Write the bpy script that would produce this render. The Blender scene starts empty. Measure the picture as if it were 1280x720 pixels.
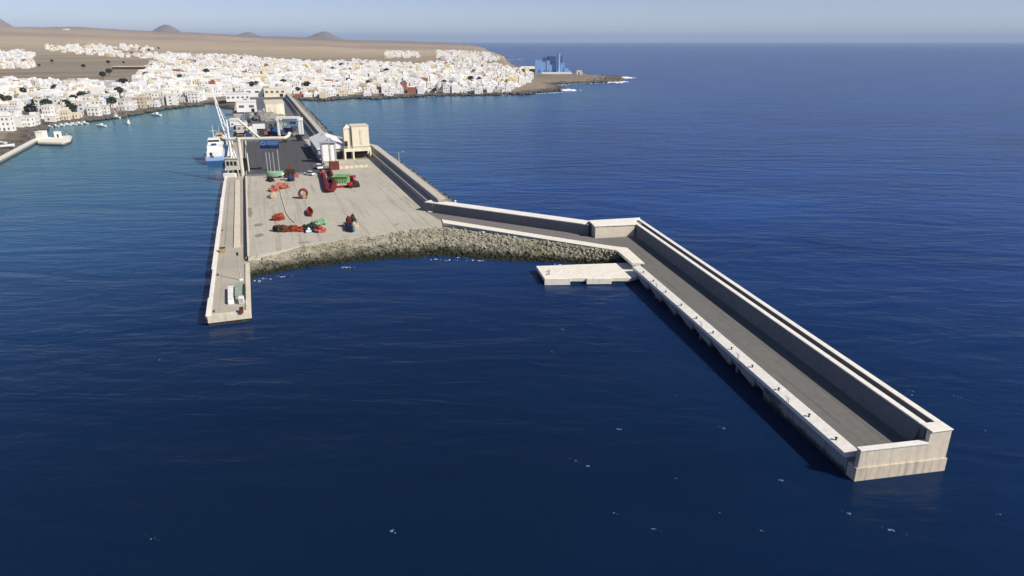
import bpy, math, random
import numpy as np
from mathutils import Vector, noise as mnoise

random.seed(7)
rng = np.random.default_rng(11)
D = bpy.data
scene = bpy.context.scene
col = scene.collection
PI = math.pi

# ------------------------------------------------------------------ camera
H = 60.0                       # height of the viewpoint above the sea
F = 865.0                      # focal length in pixels of a 1280 px wide frame
PIT = math.atan(308.2 / 865)   # downward tilt
cam = D.objects.new('camera', D.cameras.new('camera'))
cam.data.sensor_width = 36.0
cam.data.lens = F / 1280 * 36.0
cam.data.clip_start = 1.0
cam.data.clip_end = 200000.0
cam.location = (0, 0, H)
cam.rotation_euler = (PI / 2 - PIT, 0, 0)
col.objects.link(cam)
scene.camera = cam


def at(px, py, z=0.0):
    """ground position that was surveyed from the photograph, on level z"""
    dx = (px - 640) / F
    dy = (360 - py) / F
    Y = math.cos(PIT) + dy * math.sin(PIT)
    Z = -math.sin(PIT) + dy * math.cos(PIT)
    t = (z - H) / Z
    return (dx * t, Y * t)


# quay frame: u along the quay (away), v across it (to the right)
Q0 = (-68.0, 142.8)
QU = (-.345, .9386)
QV = (.9386, .345)
QROT = math.atan2(.345, .9386)


def Q(u, v):
    return (Q0[0] + QU[0] * u + QV[0] * v, Q0[1] + QU[1] * u + QV[1] * v)


# ------------------------------------------------------------------ materials
def new_mat(name):
    m = D.materials.new(name)
    m.use_nodes = True
    nt = m.node_tree
    b = nt.nodes['Principled BSDF']
    b.inputs['Specular IOR Level'].default_value = 0.25
    return m, nt, b


def N(nt, t, **kw):
    n = nt.nodes.new(t)
    for k, v in kw.items():
        setattr(n, k, v)
    return n


def coords(nt, scale=(1, 1, 1), rot=(0, 0, 0), world=True):
    if world:
        src = N(nt, 'ShaderNodeNewGeometry').outputs['Position']
    else:
        src = N(nt, 'ShaderNodeTexCoord').outputs['Object']
    mp = N(nt, 'ShaderNodeMapping')
    mp.inputs['Scale'].default_value = scale
    mp.inputs['Rotation'].default_value = rot
    nt.links.new(src, mp.inputs['Vector'])
    return mp.outputs['Vector']


def noise_n(nt, vec, scale, detail=4, rough=.55, dist=0.0):
    n = N(nt, 'ShaderNodeTexNoise')
    n.inputs['Scale'].default_value = scale
    n.inputs['Detail'].default_value = detail
    n.inputs['Roughness'].default_value = rough
    n.inputs['Distortion'].default_value = dist
    nt.links.new(vec, n.inputs['Vector'])
    return n.outputs['Fac']


def ramp(nt, fac, stops):
    r = N(nt, 'ShaderNodeValToRGB')
    el = r.color_ramp.elements
    while len(el) < len(stops):
        el.new(.5)
    for e, (p, c) in zip(el, stops):
        e.position = p
        e.color = (*c, 1) if len(c) == 3 else c
    nt.links.new(fac, r.inputs['Fac'])
    return r.outputs['Color']


def mix(nt, fac, a, b, mode='MIX'):
    n = N(nt, 'ShaderNodeMix', data_type='RGBA', blend_type=mode)
    for sock, v in ((n.inputs['Factor'], fac), (n.inputs['A'], a), (n.inputs['B'], b)):
        if hasattr(v, 'is_output'):
            nt.links.new(v, sock)
        elif isinstance(v, (int, float)):
            sock.default_value = v
        else:
            sock.default_value = (*v, 1)
    return n.outputs['Result']


def math_n(nt, op, a, b=0.0, clamp=False):
    n = N(nt, 'ShaderNodeMath', operation=op, use_clamp=clamp)
    for i, v in enumerate((a, b)):
        if hasattr(v, 'is_output'):
            nt.links.new(v, n.inputs[i])
        else:
            n.inputs[i].default_value = v
    return n.outputs[0]


def scl(c, k):
    return tuple(min(1, x * k) for x in c)


def bump(nt, b, h, strength, dist):
    n = N(nt, 'ShaderNodeBump')
    n.inputs['Strength'].default_value = strength
    n.inputs['Distance'].default_value = dist
    nt.links.new(h, n.inputs['Height'])
    nt.links.new(n.outputs['Normal'], b.inputs['Normal'])


def concrete(name, c, var=.18, streak=0.0, fine=.9, rough=.85, tide=False, joints=0.0, jrot=0.0, blotch=.05, tracks=None, oil=0.0):
    m, nt, b = new_mat(name)
    w = coords(nt)
    big = noise_n(nt, w, blotch, 4, .6, .6)
    sm = noise_n(nt, w, fine, 5, .65)
    cc = ramp(nt, big, [(.3, scl(c, 1 - var)), (.52, c), (.72, scl(c, 1 + var * .5))])
    cc = mix(nt, .55, cc, ramp(nt, sm, [(.3, scl(c, .82)), (.65, scl(c, 1.1))]))
    if streak:
        sv = coords(nt, (1.3, 1.3, .10))
        st = noise_n(nt, sv, 1.0, 4, .6)
        f = ramp(nt, st, [(.5, (0, 0, 0)), (.72, (1, 1, 1))])
        f2 = math_n(nt, 'MULTIPLY', f, streak)
        cc = mix(nt, f2, cc, scl(c, .42))
    if joints:
        jv = coords(nt, (1, 1, 1), (0, 0, jrot))
        br = N(nt, 'ShaderNodeTexBrick')
        br.offset = 0
        br.inputs['Scale'].default_value = 1.0
        br.inputs['Brick Width'].default_value = joints
        br.inputs['Row Height'].default_value = joints * (1 if joints > 10 else 60)
        br.inputs['Mortar Size'].default_value = .05
        br.inputs['Color1'].default_value = (1, 1, 1, 1)
        br.inputs['Color2'].default_value = (.9, .9, .9, 1)
        br.inputs['Mortar'].default_value = (.62, .62, .62, 1)
        nt.links.new(jv, br.inputs['Vector'])
        cc = mix(nt, .8, cc, br.outputs['Color'], 'MULTIPLY')
    if tracks is not None:
        tv = N(nt, 'ShaderNodeMapping')
        tv.inputs['Scale'].default_value = (.9, .9, .9)
        rv = coords(nt, (1, 1, 1), (0, 0, tracks))
        nt.links.new(rv, tv.inputs['Vector'])
        tv.inputs['Scale'].default_value = (.75, .022, 1)
        tn = noise_n(nt, tv.outputs['Vector'], 1.0, 5, .65, .35)
        cc = mix(nt, .75, cc, ramp(nt, tn, [(.34, (.66, .66, .67)), (.48, (1, 1, 1)), (.62, (1, 1, 1)), (.74, (.84, .83, .81))]), 'MULTIPLY')
    if oil:
        on = noise_n(nt, w, .16, 6, .7, 1.2)
        cc = mix(nt, oil, cc, ramp(nt, on, [(.30, (.45, .44, .42)), (.38, (1, 1, 1))]), 'MULTIPLY')
    if tide:
        z = N(nt, 'ShaderNodeSeparateXYZ')
        nt.links.new(w, z.inputs[0])
        zz = math_n(nt, 'ADD', z.outputs['Z'], math_n(nt, 'MULTIPLY', math_n(nt, 'SUBTRACT', sm, .5), 1.4))
        f = ramp(nt, math_n(nt, 'MULTIPLY', zz, .5), [(.2, (1, 1, 1)), (.62, (0, 0, 0))])
        cc = mix(nt, math_n(nt, 'MULTIPLY', f, .92), cc, (.018, .02, .014))
    nt.links.new(cc, b.inputs['Base Color'])
    b.inputs['Roughness'].default_value = rough
    bump(nt, b, sm, .35, .08)
    return m


def plain(name, c, rough=.5, var=.12, sc=.8, spec=.3, metal=0.0):
    m, nt, b = new_mat(name)
    w = coords(nt, world=False)
    n = noise_n(nt, w, sc, 4, .6)
    nt.links.new(ramp(nt, n, [(.3, scl(c, 1 - var)), (.7, scl(c, 1 + var))]), b.inputs['Base Color'])
    b.inputs['Roughness'].default_value = rough
    b.inputs['Specular IOR Level'].default_value = spec
    b.inputs['Metallic'].default_value = metal
    return m


M = {}
M['white_conc'] = concrete('white_concrete', (.80, .77, .71), .08, .2, tide=False)
M['cream_conc'] = concrete('cream_concrete', (.66, .59, .48), .14, .5)
M['grey_conc'] = concrete('grey_concrete', (.185, .185, .195), .14, .3, joints=9.4, jrot=math.radians(79.5))
M['side_conc'] = concrete('sea_stained_concrete', (.34, .34, .335), .25, .6, tide=True)
M['cream_tide'] = concrete('cream_sea_stained_concrete', (.6, .53, .43), .2, .75, tide=False)
M['jetty_conc'] = concrete('jetty_concrete', (.80, .76, .66), .08, .3)
M['road'] = concrete('pier_road_asphalt', (.155, .152, .142), .12, .12, rough=.9, blotch=.05, tracks=math.radians(-10.5), oil=.5)
M['road2'] = concrete('pier_link_asphalt', (.18, .17, .165), .15, 0, rough=.9)
M['apron'] = concrete('apron_concrete', (.46, .43, .36), .22, 0, rough=.9, blotch=.035, tracks=-QROT, oil=.8)
M['lane'] = concrete('quay_lane_concrete', (.43, .395, .33), .2, 0, rough=.9, joints=12, jrot=-QROT)
M['asphalt'] = concrete('quay_asphalt', (.085, .083, .09), .12, 0, rough=.9, tracks=-QROT, oil=.5)
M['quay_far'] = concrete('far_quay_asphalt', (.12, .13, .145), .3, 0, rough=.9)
M['wall_conc'] = concrete('harbour_wall_concrete', (.33, .31, .28), .2, .5)
M['white_paint'] = plain('white_paint', (.78, .78, .77), .5, .06)
M['cream_paint'] = plain('cream_paint', (.74, .68, .52), .7, .08, .3)
M['pale_steel'] = plain('pale_steel_paint', (.62, .59, .5), .5, .12)
M['grey_steel'] = plain('grey_steel', (.4, .41, .42), .45, .12)
M['grey_shed'] = plain('grey_cladding', (.36, .37, .38), .6, .1)
M['dark'] = plain('dark_opening', (.02, .021, .023), .5, .2)
M['rubber'] = plain('black_rubber', (.018, .018, .018), .8, .2)
M['glass'] = plain('dark_glass', (.03, .04, .05), .12, .2, spec=.6)
M['navy'] = plain('navy_blue_paint', (.02, .05, .17), .45, .15)
M['blue'] = plain('blue_paint', (.03, .09, .26), .45, .15)
M['blue_grey'] = plain('faded_blue_paint', (.13, .22, .36), .5, .15)
M['sky_blue'] = plain('pale_blue_cladding', (.20, .36, .66), .6, .14, .05)
M['dark_blue'] = plain('dark_blue_cladding', (.06, .12, .24), .6, .14, .05)
M['red'] = plain('red_paint', (.33, .022, .022), .5, .3, 1.2)
M['dark_red'] = plain('dark_red_net', (.13, .014, .016), .9, .5, 1.6)
M['brown_red'] = plain('rust_brown_net', (.15, .04, .025), .9, .5, 1.6)
M['rust'] = plain('rusty_steel', (.17, .055, .03), .85, .4, 1.2)
M['pink'] = plain('faded_pink_net', (.36, .12, .095), .9, .5, 1.4)
M['orange'] = plain('orange_red_net', (.30, .055, .026), .9, .5, 1.4)
M['green'] = plain('pale_green_paint', (.24, .40, .26), .6, .25)
M['skip_green'] = plain('green_skip_paint', (.17, .36, .13), .6, .2)
M['dk_green'] = plain('dark_green_net', (.02, .045, .03), .9, .4, 1.5)
M['dk_brown'] = plain('dark_brown_net', (.05, .04, .025), .9, .5, 1.5)
M['ochre'] = plain('ochre_paint', (.34, .25, .09), .6, .2)
M['tan'] = plain('tan_canvas', (.45, .34, .22), .8, .2)
M['rope'] = plain('pale_rope', (.62, .57, .45), .9, .1)
M['black_blue'] = plain('blue_black_tarpaulin', (.015, .025, .06), .6, .3)
M['pale_green_glass'] = plain('pale_green_sheeting', (.30, .35, .29), .5, .3)
M['faint_foam'] = plain('thin_sea_foam', (.17, .24, .35), .9, .1)
M['foam'] = plain('sea_foam', (.82, .85, .86), .9, .06)
M['gravel'] = concrete('gravel_heap', (.24, .23, .2), .4, 0, fine=1.6)
M['trunk'] = plain('bark', (.09, .065, .045), .9, .3)
M['leaf'] = plain('dark_foliage', (.035, .05, .025), .8, .4, .5)
# town
HC = {'white': (.80, .79, .76), 'cream': (.74, .66, .50), 'pale grey': (.50, .49, .47), 'chalk white': (.74, .75, .77),
      'pale yellow': (.62, .50, .22), 'pale blue': (.28, .42, .66), 'terracotta': (.33, .13, .08), 'sand-coloured': (.50, .41, .31)}
for k, c in HC.items():
    M['house ' + k] = plain('render_' + k.replace(' ', '_').replace('-', '_'), c, .85, .07, .15)
M['roof'] = plain('roof_screed', (.62, .59, .54), .9, .15, .2)
M['win'] = plain('window_dark', (.13, .135, .14), .3, .3)


def rock_mat(name, dry, wet, lo, hi, green=True):
    m, nt, b = new_mat(name)
    w = coords(nt)
    n1 = noise_n(nt, w, .55, 5, .7)
    n2 = noise_n(nt, w, .07, 4, .6)
    c = ramp(nt, n1, [(.28, scl(dry, .45)), (.5, dry), (.72, scl(dry, 1.35))])
    if green:
        c = mix(nt, math_n(nt, 'MULTIPLY', ramp(nt, n2, [(.45, (0, 0, 0)), (.65, (1, 1, 1))]), .5), c, (.17, .165, .085))
    z = N(nt, 'ShaderNodeSeparateXYZ')
    nt.links.new(w, z.inputs[0])
    zz = math_n(nt, 'ADD', z.outputs['Z'], math_n(nt, 'MULTIPLY', math_n(nt, 'SUBTRACT', n1, .5), 2.0))
    t = N(nt, 'ShaderNodeMapRange')
    t.inputs['From Min'].default_value = lo
    t.inputs['From Max'].default_value = hi
    t.inputs['To Min'].default_value = 1
    t.inputs['To Max'].default_value = 0
    nt.links.new(zz, t.inputs['Value'])
    c = mix(nt, t.outputs[0], c, wet)
    nt.links.new(c, b.inputs['Base Color'])
    b.inputs['Roughness'].default_value = .85
    bump(nt, b, n1, .6, .25)
    return m


M['rock'] = rock_mat('riprap_rock', (.31, .29, .225), (.02, .022, .012), .7, 2.1)
M['sea_rock'] = rock_mat('dark_sea_rock', (.17, .165, .16), (.02, .022, .022), .5, 2.2, False)
M['lava'] = rock_mat('lava_rock', (.12, .11, .10), (.03, .03, .03), .4, 1.6, False)


# ------------------------------------------------------------------ mesh builder
_ico = None


def ico_data(sub=1):
    t = (1 + 5 ** .5) / 2
    v = [(-1, t, 0), (1, t, 0), (-1, -t, 0), (1, -t, 0), (0, -1, t), (0, 1, t), (0, -1, -t), (0, 1, -t), (t, 0, -1), (t, 0, 1), (-t, 0, -1), (-t, 0, 1)]
    f = [(0, 11, 5), (0, 5, 1), (0, 1, 7), (0, 7, 10), (0, 10, 11), (1, 5, 9), (5, 11, 4), (11, 10, 2), (10, 7, 6), (7, 1, 8),
         (3, 9, 4), (3, 4, 2), (3, 2, 6), (3, 6, 8), (3, 8, 9), (4, 9, 5), (2, 4, 11), (6, 2, 10), (8, 6, 7), (9, 8, 1)]
    v = [tuple(Vector(p).normalized()) for p in v]
    for _ in range(sub):
        cache, nf = {}, []

        def mid(a, b):
            k = (min(a, b), max(a, b))
            if k not in cache:
                v.append(tuple(((Vector(v[a]) + Vector(v[b])) / 2).normalized()))
                cache[k] = len(v) - 1
            return cache[k]
        for a, b, c in f:
            ab, bc, ca = mid(a, b), mid(b, c), mid(c, a)
            nf += [(a, ab, ca), (b, bc, ab), (c, ca, bc), (ab, bc, ca)]
        f = nf
    return np.array(v), f


ICO1 = ico_data(1)
ICO2 = ico_data(2)
ICO0 = ico_data(0)
ICO3 = ico_data(3)


class MB:
    def __init__(s):
        s.v, s.f, s.m = [], [], []

    def add(s, verts, faces, m=0):
        o = len(s.v)
        s.v += [tuple(p) for p in verts]
        s.f += [tuple(i + o for i in f) for f in faces]
        s.m += [m] * len(faces)
        return s

    def box(s, c, d, rz=0.0, m=0, top=1.0):
        """centre of the BASE, size; top scales the upper face"""
        x, y, z = d[0] / 2, d[1] / 2, d[2]
        P = [(-x, -y, 0), (x, -y, 0), (x, y, 0), (-x, y, 0), (-x * top, -y * top, z), (x * top, -y * top, z), (x * top, y * top, z), (-x * top, y * top, z)]
        ca, sa = math.cos(rz), math.sin(rz)
        P = [(c[0] + a * ca - b * sa, c[1] + a * sa + b * ca, c[2] + h) for a, b, h in P]
        return s.add(P, [(3, 2, 1, 0), (4, 5, 6, 7), (0, 1, 5, 4), (1, 2, 6, 5), (2, 3, 7, 6), (3, 0, 4, 7)], m)

    def prism(s, pts, z0, z1, m=0, side_m=None):
        n = len(pts)
        a = sum(pts[i][0] * pts[(i + 1) % n][1] - pts[(i + 1) % n][0] * pts[i][1] for i in range(n))
        if a < 0:
            pts = pts[::-1]
        P = [(p[0], p[1], z0) for p in pts] + [(p[0], p[1], z1) for p in pts]
        s.add(P, [tuple(range(n - 1, -1, -1)), tuple(range(n, 2 * n))], m)
        o = len(s.v) - 2 * n
        for i in range(n):
            j = (i + 1) % n
            s.f.append((o + i, o + j, o + n + j, o + n + i))
            s.m.append(m if side_m is None else side_m)
        return s

    def profile(s, prof, fr, s0, s1, m=0):
        """extrude a (t,z) profile along frame function fr(s,t)->xy"""
        n = len(prof)
        P = []
        for q in (s0, s1):
            for t, z in prof:
                x, y = fr(q, t)
                P.append((x, y, z))
        fs = [tuple(range(n)), tuple(range(2 * n - 1, n - 1, -1))]
        for i in range(n):
            j = (i + 1) % n
            fs.append((j, i, n + i, n + j))
        return s.add(P, fs, m)

    def tube(s, pts, r, n=6, m=0, closed=False):
        pts = [Vector(p) for p in pts]
        rs = r if isinstance(r, (list, tuple)) else [r] * len(pts)
        P, fs = [], []
        k = len(pts)
        for i, p in enumerate(pts):
            a = pts[(i - 1) % k] if (i > 0 or closed) else p
            b = pts[(i + 1) % k] if (i < k - 1 or closed) else p
            t = (b - a).normalized()
            up = Vector((0, 0, 1)) if abs(t.z) < .95 else Vector((1, 0, 0))
            x = t.cross(up).normalized()
            y = x.cross(t)
            for j in range(n):
                w = 2 * PI * j / n
                P.append(p + (x * math.cos(w) + y * math.sin(w)) * rs[i])
        for i in range(k if closed else k - 1):
            for j in range(n):
                a, b = i * n + j, i * n + (j + 1) % n
                i2 = (i + 1) % k
                fs.append((a, b, i2 * n + (j + 1) % n, i2 * n + j))
        if not closed:
            fs += [tuple(range(n - 1, -1, -1)), tuple(range((k - 1) * n, k * n))]
        return s.add(P, fs, m)

    def lathe(s, c, prof, n=12, m=0):
        P, fs = [], []
        for r, z in prof:
            for j in range(n):
                w = 2 * PI * j / n
                P.append((c[0] + r * math.cos(w), c[1] + r * math.sin(w), c[2] + z))
        for i in range(len(prof) - 1):
            for j in range(n):
                a, b = i * n + j, i * n + (j + 1) % n
                fs.append((a, b, b + n, a + n))
        fs += [tuple(range(n - 1, -1, -1)), tuple(range((len(prof) - 1) * n, len(prof) * n))]
        return s.add(P, fs, m)

    def rock(s, c, r, m=0, ico=ICO1, rough=.25, flat=.8):
        V, f = ico
        sc = np.array([r * random.uniform(.75, 1.3), r * random.uniform(.75, 1.3), r * flat * random.uniform(.75, 1.2)])
        a = random.uniform(0, 2 * PI)
        P = V * (1 + rng.normal(0, rough * .5, (len(V), 1))) * sc
        ca, sa = math.cos(a), math.sin(a)
        X = P[:, 0] * ca - P[:, 1] * sa + c[0]
        Y = P[:, 0] * sa + P[:, 1] * ca + c[1]
        return s.add(np.stack([X, Y, P[:, 2] + c[2]], 1).tolist(), f, m)

    def heap(s, pts, m=0, lump=.5, ico=None):
        ico = ico or ICO3
        """a lumpy soft mass: [(x,y,z,rx,ry,rz,rot)] blobs with noise"""
        for x, y, z, rx, ry, rz, rot in pts:
            V, f = ico
            P = []
            ca, sa = math.cos(rot), math.sin(rot)
            off = Vector((random.uniform(-50, 50), random.uniform(-50, 50), 0))
            for p in V:
                k = 1 + lump * mnoise.noise(Vector(p) * 1.7 + off) + lump * .6 * mnoise.noise(Vector(p) * 4.3 + off) + lump * .45 * mnoise.noise(Vector(p) * 10.0 + off)
                a, b, h = p[0] * rx * k, p[1] * ry * k, p[2] * rz * k
                P.append((x + a * ca - b * sa, y + a * sa + b * ca, max(z + h, 0.0 if z >= 0 else z - rz)))
            s.add(P, f, m)
        return s

    def build(s, name, mats, parent=None, smooth=False, loc=None, rz=None, bevel=0):
        me = D.meshes.new(name)
        me.from_pydata(s.v, [], s.f)
        for k in (mats if isinstance(mats, (list, tuple)) else [mats]):
            me.materials.append(M[k] if isinstance(k, str) else k)
        if len(set(s.m)) > 1:
            me.polygons.foreach_set('material_index', s.m)
        if smooth:
            me.polygons.foreach_set('use_smooth', [True] * len(s.f))
        me.update()
        o = D.objects.new(name, me)
        col.objects.link(o)
        if parent:
            o.parent = parent
        if loc is not None:
            o.location = loc
        if rz is not None:
            o.rotation_euler = (0, 0, rz)
        if bevel:
            md = o.modifiers.new('bevel', 'BEVEL')
            md.width = bevel
            md.segments = 2
            md.limit_method = 'ANGLE'
        return o


def tag(o, label, cat, group=None):
    o['label'] = label
    o['category'] = cat
    if group:
        o['group'] = group
    return o


def thing(name, label, cat, loc=(0, 0, 0), rz=0.0, group=None):
    o = D.objects.new(name, None)
    o.empty_display_size = .5
    col.objects.link(o)
    o.location = loc
    o.rotation_euler = (0, 0, rz)
    return tag(o, label, cat, group)


def kind(o, k):
    o['kind'] = k
    return o


def copy_tree(o, parent=None):
    c = o.copy()
    col.objects.link(c)
    if parent:
        c.parent = parent
    for ch in KIDS.get(o.name, []):
        copy_tree(ch, c)
    return c


KIDS = {}


def remember(o):
    KIDS[o.name] = list(o.children)
    for c in o.children:
        remember(c)


# ------------------------------------------------------------------ world, sun, sky, haze
SUN_AZ = math.atan2(-.46, .89)         # direction to the sun, from +X
SUN_EL = math.radians(39)
w = D.worlds.new('World')
scene.world = w
w.use_nodes = True
nt = w.node_tree
bg = nt.nodes['Background']
sky = nt.nodes.new('ShaderNodeTexSky')
sky.sky_type = 'NISHITA'
sky.sun_disc = False
sky.sun_elevation = SUN_EL
sky.sun_rotation = PI / 2 - SUN_AZ
sky.altitude = 60
sky.air_density = 0.6
sky.dust_density = .05
sky.ozone_density = 1.5
tint = mix(nt, 1.0, sky.outputs[0], (1.10, .97, 1.03), 'MULTIPLY')
nt.links.new(tint, bg.inputs[0])
bg.inputs[1].default_value = .072
sl = D.lights.new('sun', 'SUN')
sl.energy = 4.2
sl.angle = math.radians(.5)
sl.color = (1, .925, .81)
so = D.objects.new('sun', sl)
col.objects.link(so)
sd = Vector((math.cos(SUN_AZ) * math.cos(SUN_EL), math.sin(SUN_AZ) * math.cos(SUN_EL), math.sin(SUN_EL)))
so.rotation_euler = sd.to_track_quat('Z', 'Y').to_euler()
so.location = (200, -100, 300)
vs = scene.view_settings
vs.view_transform = 'Standard'
vs.look = 'None'
vs.exposure = 0.45
vs.gamma = 1
vs.use_curve_mapping = False

# ------------------------------------------------------------------ sea
sm, nt, b = new_mat('sea_water')
geo = N(nt, 'ShaderNodeNewGeometry')
P = geo.outputs['Position']


def wave_coords(scale, ang):
    mp = N(nt, 'ShaderNodeMapping')
    mp.inputs['Rotation'].default_value = (0, 0, ang)
    mp.inputs['Scale'].default_value = scale
    nt.links.new(P, mp.inputs['Vector'])
    return mp.outputs['Vector']


swell = noise_n(nt, wave_coords((.016, .05, 1), math.radians(42)), 1.0, 3, .5, 1.2)
chop = noise_n(nt, wave_coords((.08, .19, 1), math.radians(34)), 1.0, 4, .55, .35)
wind = noise_n(nt, wave_coords((.004, .009, 1), math.radians(-15)), 1.0, 4, .6, 1.0)
fine = noise_n(nt, wave_coords((.7, 1.4, 1), math.radians(20)), 1.0, 3, .6)
hgt = math_n(nt, 'ADD', math_n(nt, 'MULTIPLY', swell, 2.2), math_n(nt, 'MULTIPLY', chop, math_n(nt, 'MULTIPLY', wind, 2.2)))
hgt = math_n(nt, 'ADD', hgt, math_n(nt, 'MULTIPLY', fine, .12))
bump(nt, b, hgt, .42, 1.0)
# depth colour: shallow water towards the town's shore, deep offshore
sx = N(nt, 'ShaderNodeSeparateXYZ')
nt.links.new(P, sx.inputs[0])


def blob(cx, cy, rx, ry):
    mp = N(nt, 'ShaderNodeMapping')
    mp.inputs['Location'].default_value = (-cx / rx, -cy / ry, 0)
    mp.inputs['Scale'].default_value = (1 / rx, 1 / ry, 0)
    nt.links.new(P, mp.inputs['Vector'])
    ln = N(nt, 'ShaderNodeVectorMath', operation='LENGTH')
    nt.links.new(mp.outputs['Vector'], ln.inputs[0])
    r = N(nt, 'ShaderNodeMapRange', interpolation_type='SMOOTHSTEP')
    r.inputs['From Min'].default_value = 1
    r.inputs['From Max'].default_value = 0
    nt.links.new(ln.outputs['Value'], r.inputs['Value'])
    return r.outputs[0]


cur = noise_n(nt, wave_coords((.006, .012, 1), .4), 1.0, 4, .6, .8)
deep = ramp(nt, cur, [(.3, (.0050, .032, .140)), (.7, (.0085, .054, .225))])
sh1 = math_n(nt, 'MULTIPLY', blob(-310, 720, 400, 680), math_n(nt, 'ADD', .75, math_n(nt, 'MULTIPLY', cur, .5)), True)
sh2 = blob(-100, 880, 360, 430)
sh3 = math_n(nt, 'MULTIPLY', blob(-290, 400, 370, 400), 1.0)
basin = math_n(nt, 'MULTIPLY', blob(-20, 75, 330, 220), 1.0)
deep = mix(nt, basin, deep, (.0032, .013, .039))
mott = ramp(nt, wind, [(.3, (.72, .76, .80)), (.5, (1, 1, 1)), (.7, (1.0, 1.0, 1.0))])
deep = mix(nt, 1.0, deep, mott, 'MULTIPLY')
c = mix(nt, sh3, deep, (.017, .095, .160))
c = mix(nt, sh1, c, (.065, .19, .225))
c = mix(nt, math_n(nt, 'MULTIPLY', sh2, .85), c, (.045, .15, .24))
nt.links.new(c, b.inputs['Base Color'])
b.inputs['Roughness'].default_value = .22
b.inputs['IOR'].default_value = 1.333
b.inputs['Specular IOR Level'].default_value = .145
b.inputs['Specular Tint'].default_value = (.62, .82, 1, 1)
M['sea'] = sm
xs = sorted({0.0} | {sgn * v for sgn in (1, -1) for v in (30, 80, 160, 300, 600, 1200, 2500, 5000, 10000, 20000, 40000, 60000)})
V = [(x, y, 0) for y in xs for x in xs]
n = len(xs)
FS = [(j * n + i, j * n + i + 1, (j + 1) * n + i + 1, (j + 1) * n + i) for j in range(n - 1) for i in range(n - 1)]
kind(MB().add(V, FS).build('sea', 'sea'), 'structure')

# ------------------------------------------------------------------ terrain with the coast, the plain and far volcanic hills
COAST_PX = [(-190, 290), (-90, 250), (-8, 203), (44, 178), (50, 170), (60, 159), (112, 151.5), (150, 147), (206, 136.5), (255, 131), (268, 131), (300, 142), (345, 140),
            (366, 124), (400, 126), (440, 122.5), (470, 123.5), (500, 121.5), (545, 119.5), (600, 119), (660, 117.5), (700, 112.5), (704, 108.5), (690, 105.5), (706, 104.5), (735, 104.5),
            (765, 102), (772, 97), (735, 94), (700, 92), (672, 89), (645, 83), (634, 77), (630, 72), (612, 66), (600, 61.5), (572, 58.6), (556, 57)]
COAST = [at(x, y, 0) for x, y in COAST_PX] + [(-1300, 14500), (-16000, 14500), (-16000, 300)]
CP = np.array(COAST)


def coast_dist(X, Y):
    """signed distance to the coast line, positive on land"""
    d = np.full(X.shape, 1e9)
    inside = np.zeros(X.shape, bool)
    n = len(CP)
    for i in range(n):
        ax, ay = CP[i]
        bx, by = CP[(i + 1) % n]
        ex, ey = bx - ax, by - ay
        t = np.clip(((X - ax) * ex + (Y - ay) * ey) / (ex * ex + ey * ey), 0, 1)
        d = np.minimum(d, np.hypot(X - ax - t * ex, Y - ay - t * ey))
        cr = ((ay > Y) != (by > Y)) & (X < (bx - ax) * (Y - ay) / (by - ay + 1e-12) + ax)
        inside ^= cr
    return np.where(inside, d, -d)


def vnoise(X, Y, seed, oct=4):
    out = np.zeros(X.shape)
    amp = 1.0
    r = np.random.default_rng(seed)
    for o in range(oct):
        G = r.random((64, 64))
        f = 2.0 ** o
        x, y = X * f, Y * f
        xi, yi = np.floor(x).astype(int), np.floor(y).astype(int)
        fx, fy = x - xi, y - yi
        fx, fy = fx * fx * (3 - 2 * fx), fy * fy * (3 - 2 * fy)
        g = lambda a, b_: G[a % 64, b_ % 64]
        out += amp * ((g(xi, yi) * (1 - fx) + g(xi + 1, yi) * fx) * (1 - fy) + (g(xi, yi + 1) * (1 - fx) + g(xi + 1, yi + 1) * fx) * fy - .5)
        amp *= .5
    return out


def ground_z(X, Y):
    X, Y = np.asarray(X, float), np.asarray(Y, float)
    s = coast_dist(X, Y)
    dist = np.hypot(X, Y)
    px = X / np.maximum(Y * math.cos(PIT) + H * math.sin(PIT), 1) * F + 640   # bearing, used only to lay out the far skyline
    s = s + vnoise(X / 40, Y / 40, 3) * 12 * np.clip(dist / 1200, .15, 1)
    base = 3.2 * (1 - np.exp(-np.maximum(s, 0) / 14)) + .4 * (s > 0)
    sky_px = np.interp(px, [-400, 0, 60, 100, 160, 200, 260, 330, 400, 450, 520, 560, 600, 700], [40, 39, 40, 39.5, 42, 43.5, 44.5, 48, 50, 52.5, 54, 55, 56, 57])
    ztop = 60 + (52.5 - sky_px) / 865 * 7000
    k = np.clip((dist - 1500) / 5500, 0, 1.6)
    k = np.where(k < 1, k ** 1.35, 1 + (k - 1) * .1)
    z = base + np.maximum(ztop - 6, 4) * k + .005 * np.clip(dist - 800, 0, 1500) * np.clip(s / 200, 0, 1)
    z += vnoise(X / 500, Y / 500, 5) * np.clip((dist - 1400) / 3000, 0, 1) * 16 * np.clip(s / 400, 0, 1)
    for cx, py, wl, wr, dm, pw in [(212, 35.5, 44, 38, 12600, 1.7), (312, 43, 44, 36, 13200, 1.6), (408, 42, 46, 32, 12000, 1.5), (-10, 26, 60, 62, 11000, 1.6), (-190, 20, 120, 120, 11500, 1.5), (385, 48, 60, 60, 12200, 2)]:
        zp = 60 + (52.5 - py) / 865 * dm
        q = np.where(px < cx, (cx - px) / wl, (px - cx) / wr)
        r2 = q ** 2 + ((dist - dm) / 900) ** 2
        z = np.maximum(z, zp * np.exp(-(r2 ** (pw / 2)) * 1.5) + vnoise(X / 300, Y / 300, 9) * 10 * np.exp(-r2))
    return np.where(s > 0, z, -4 * np.clip(-s / 10, 0, 1) - .2)


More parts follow.
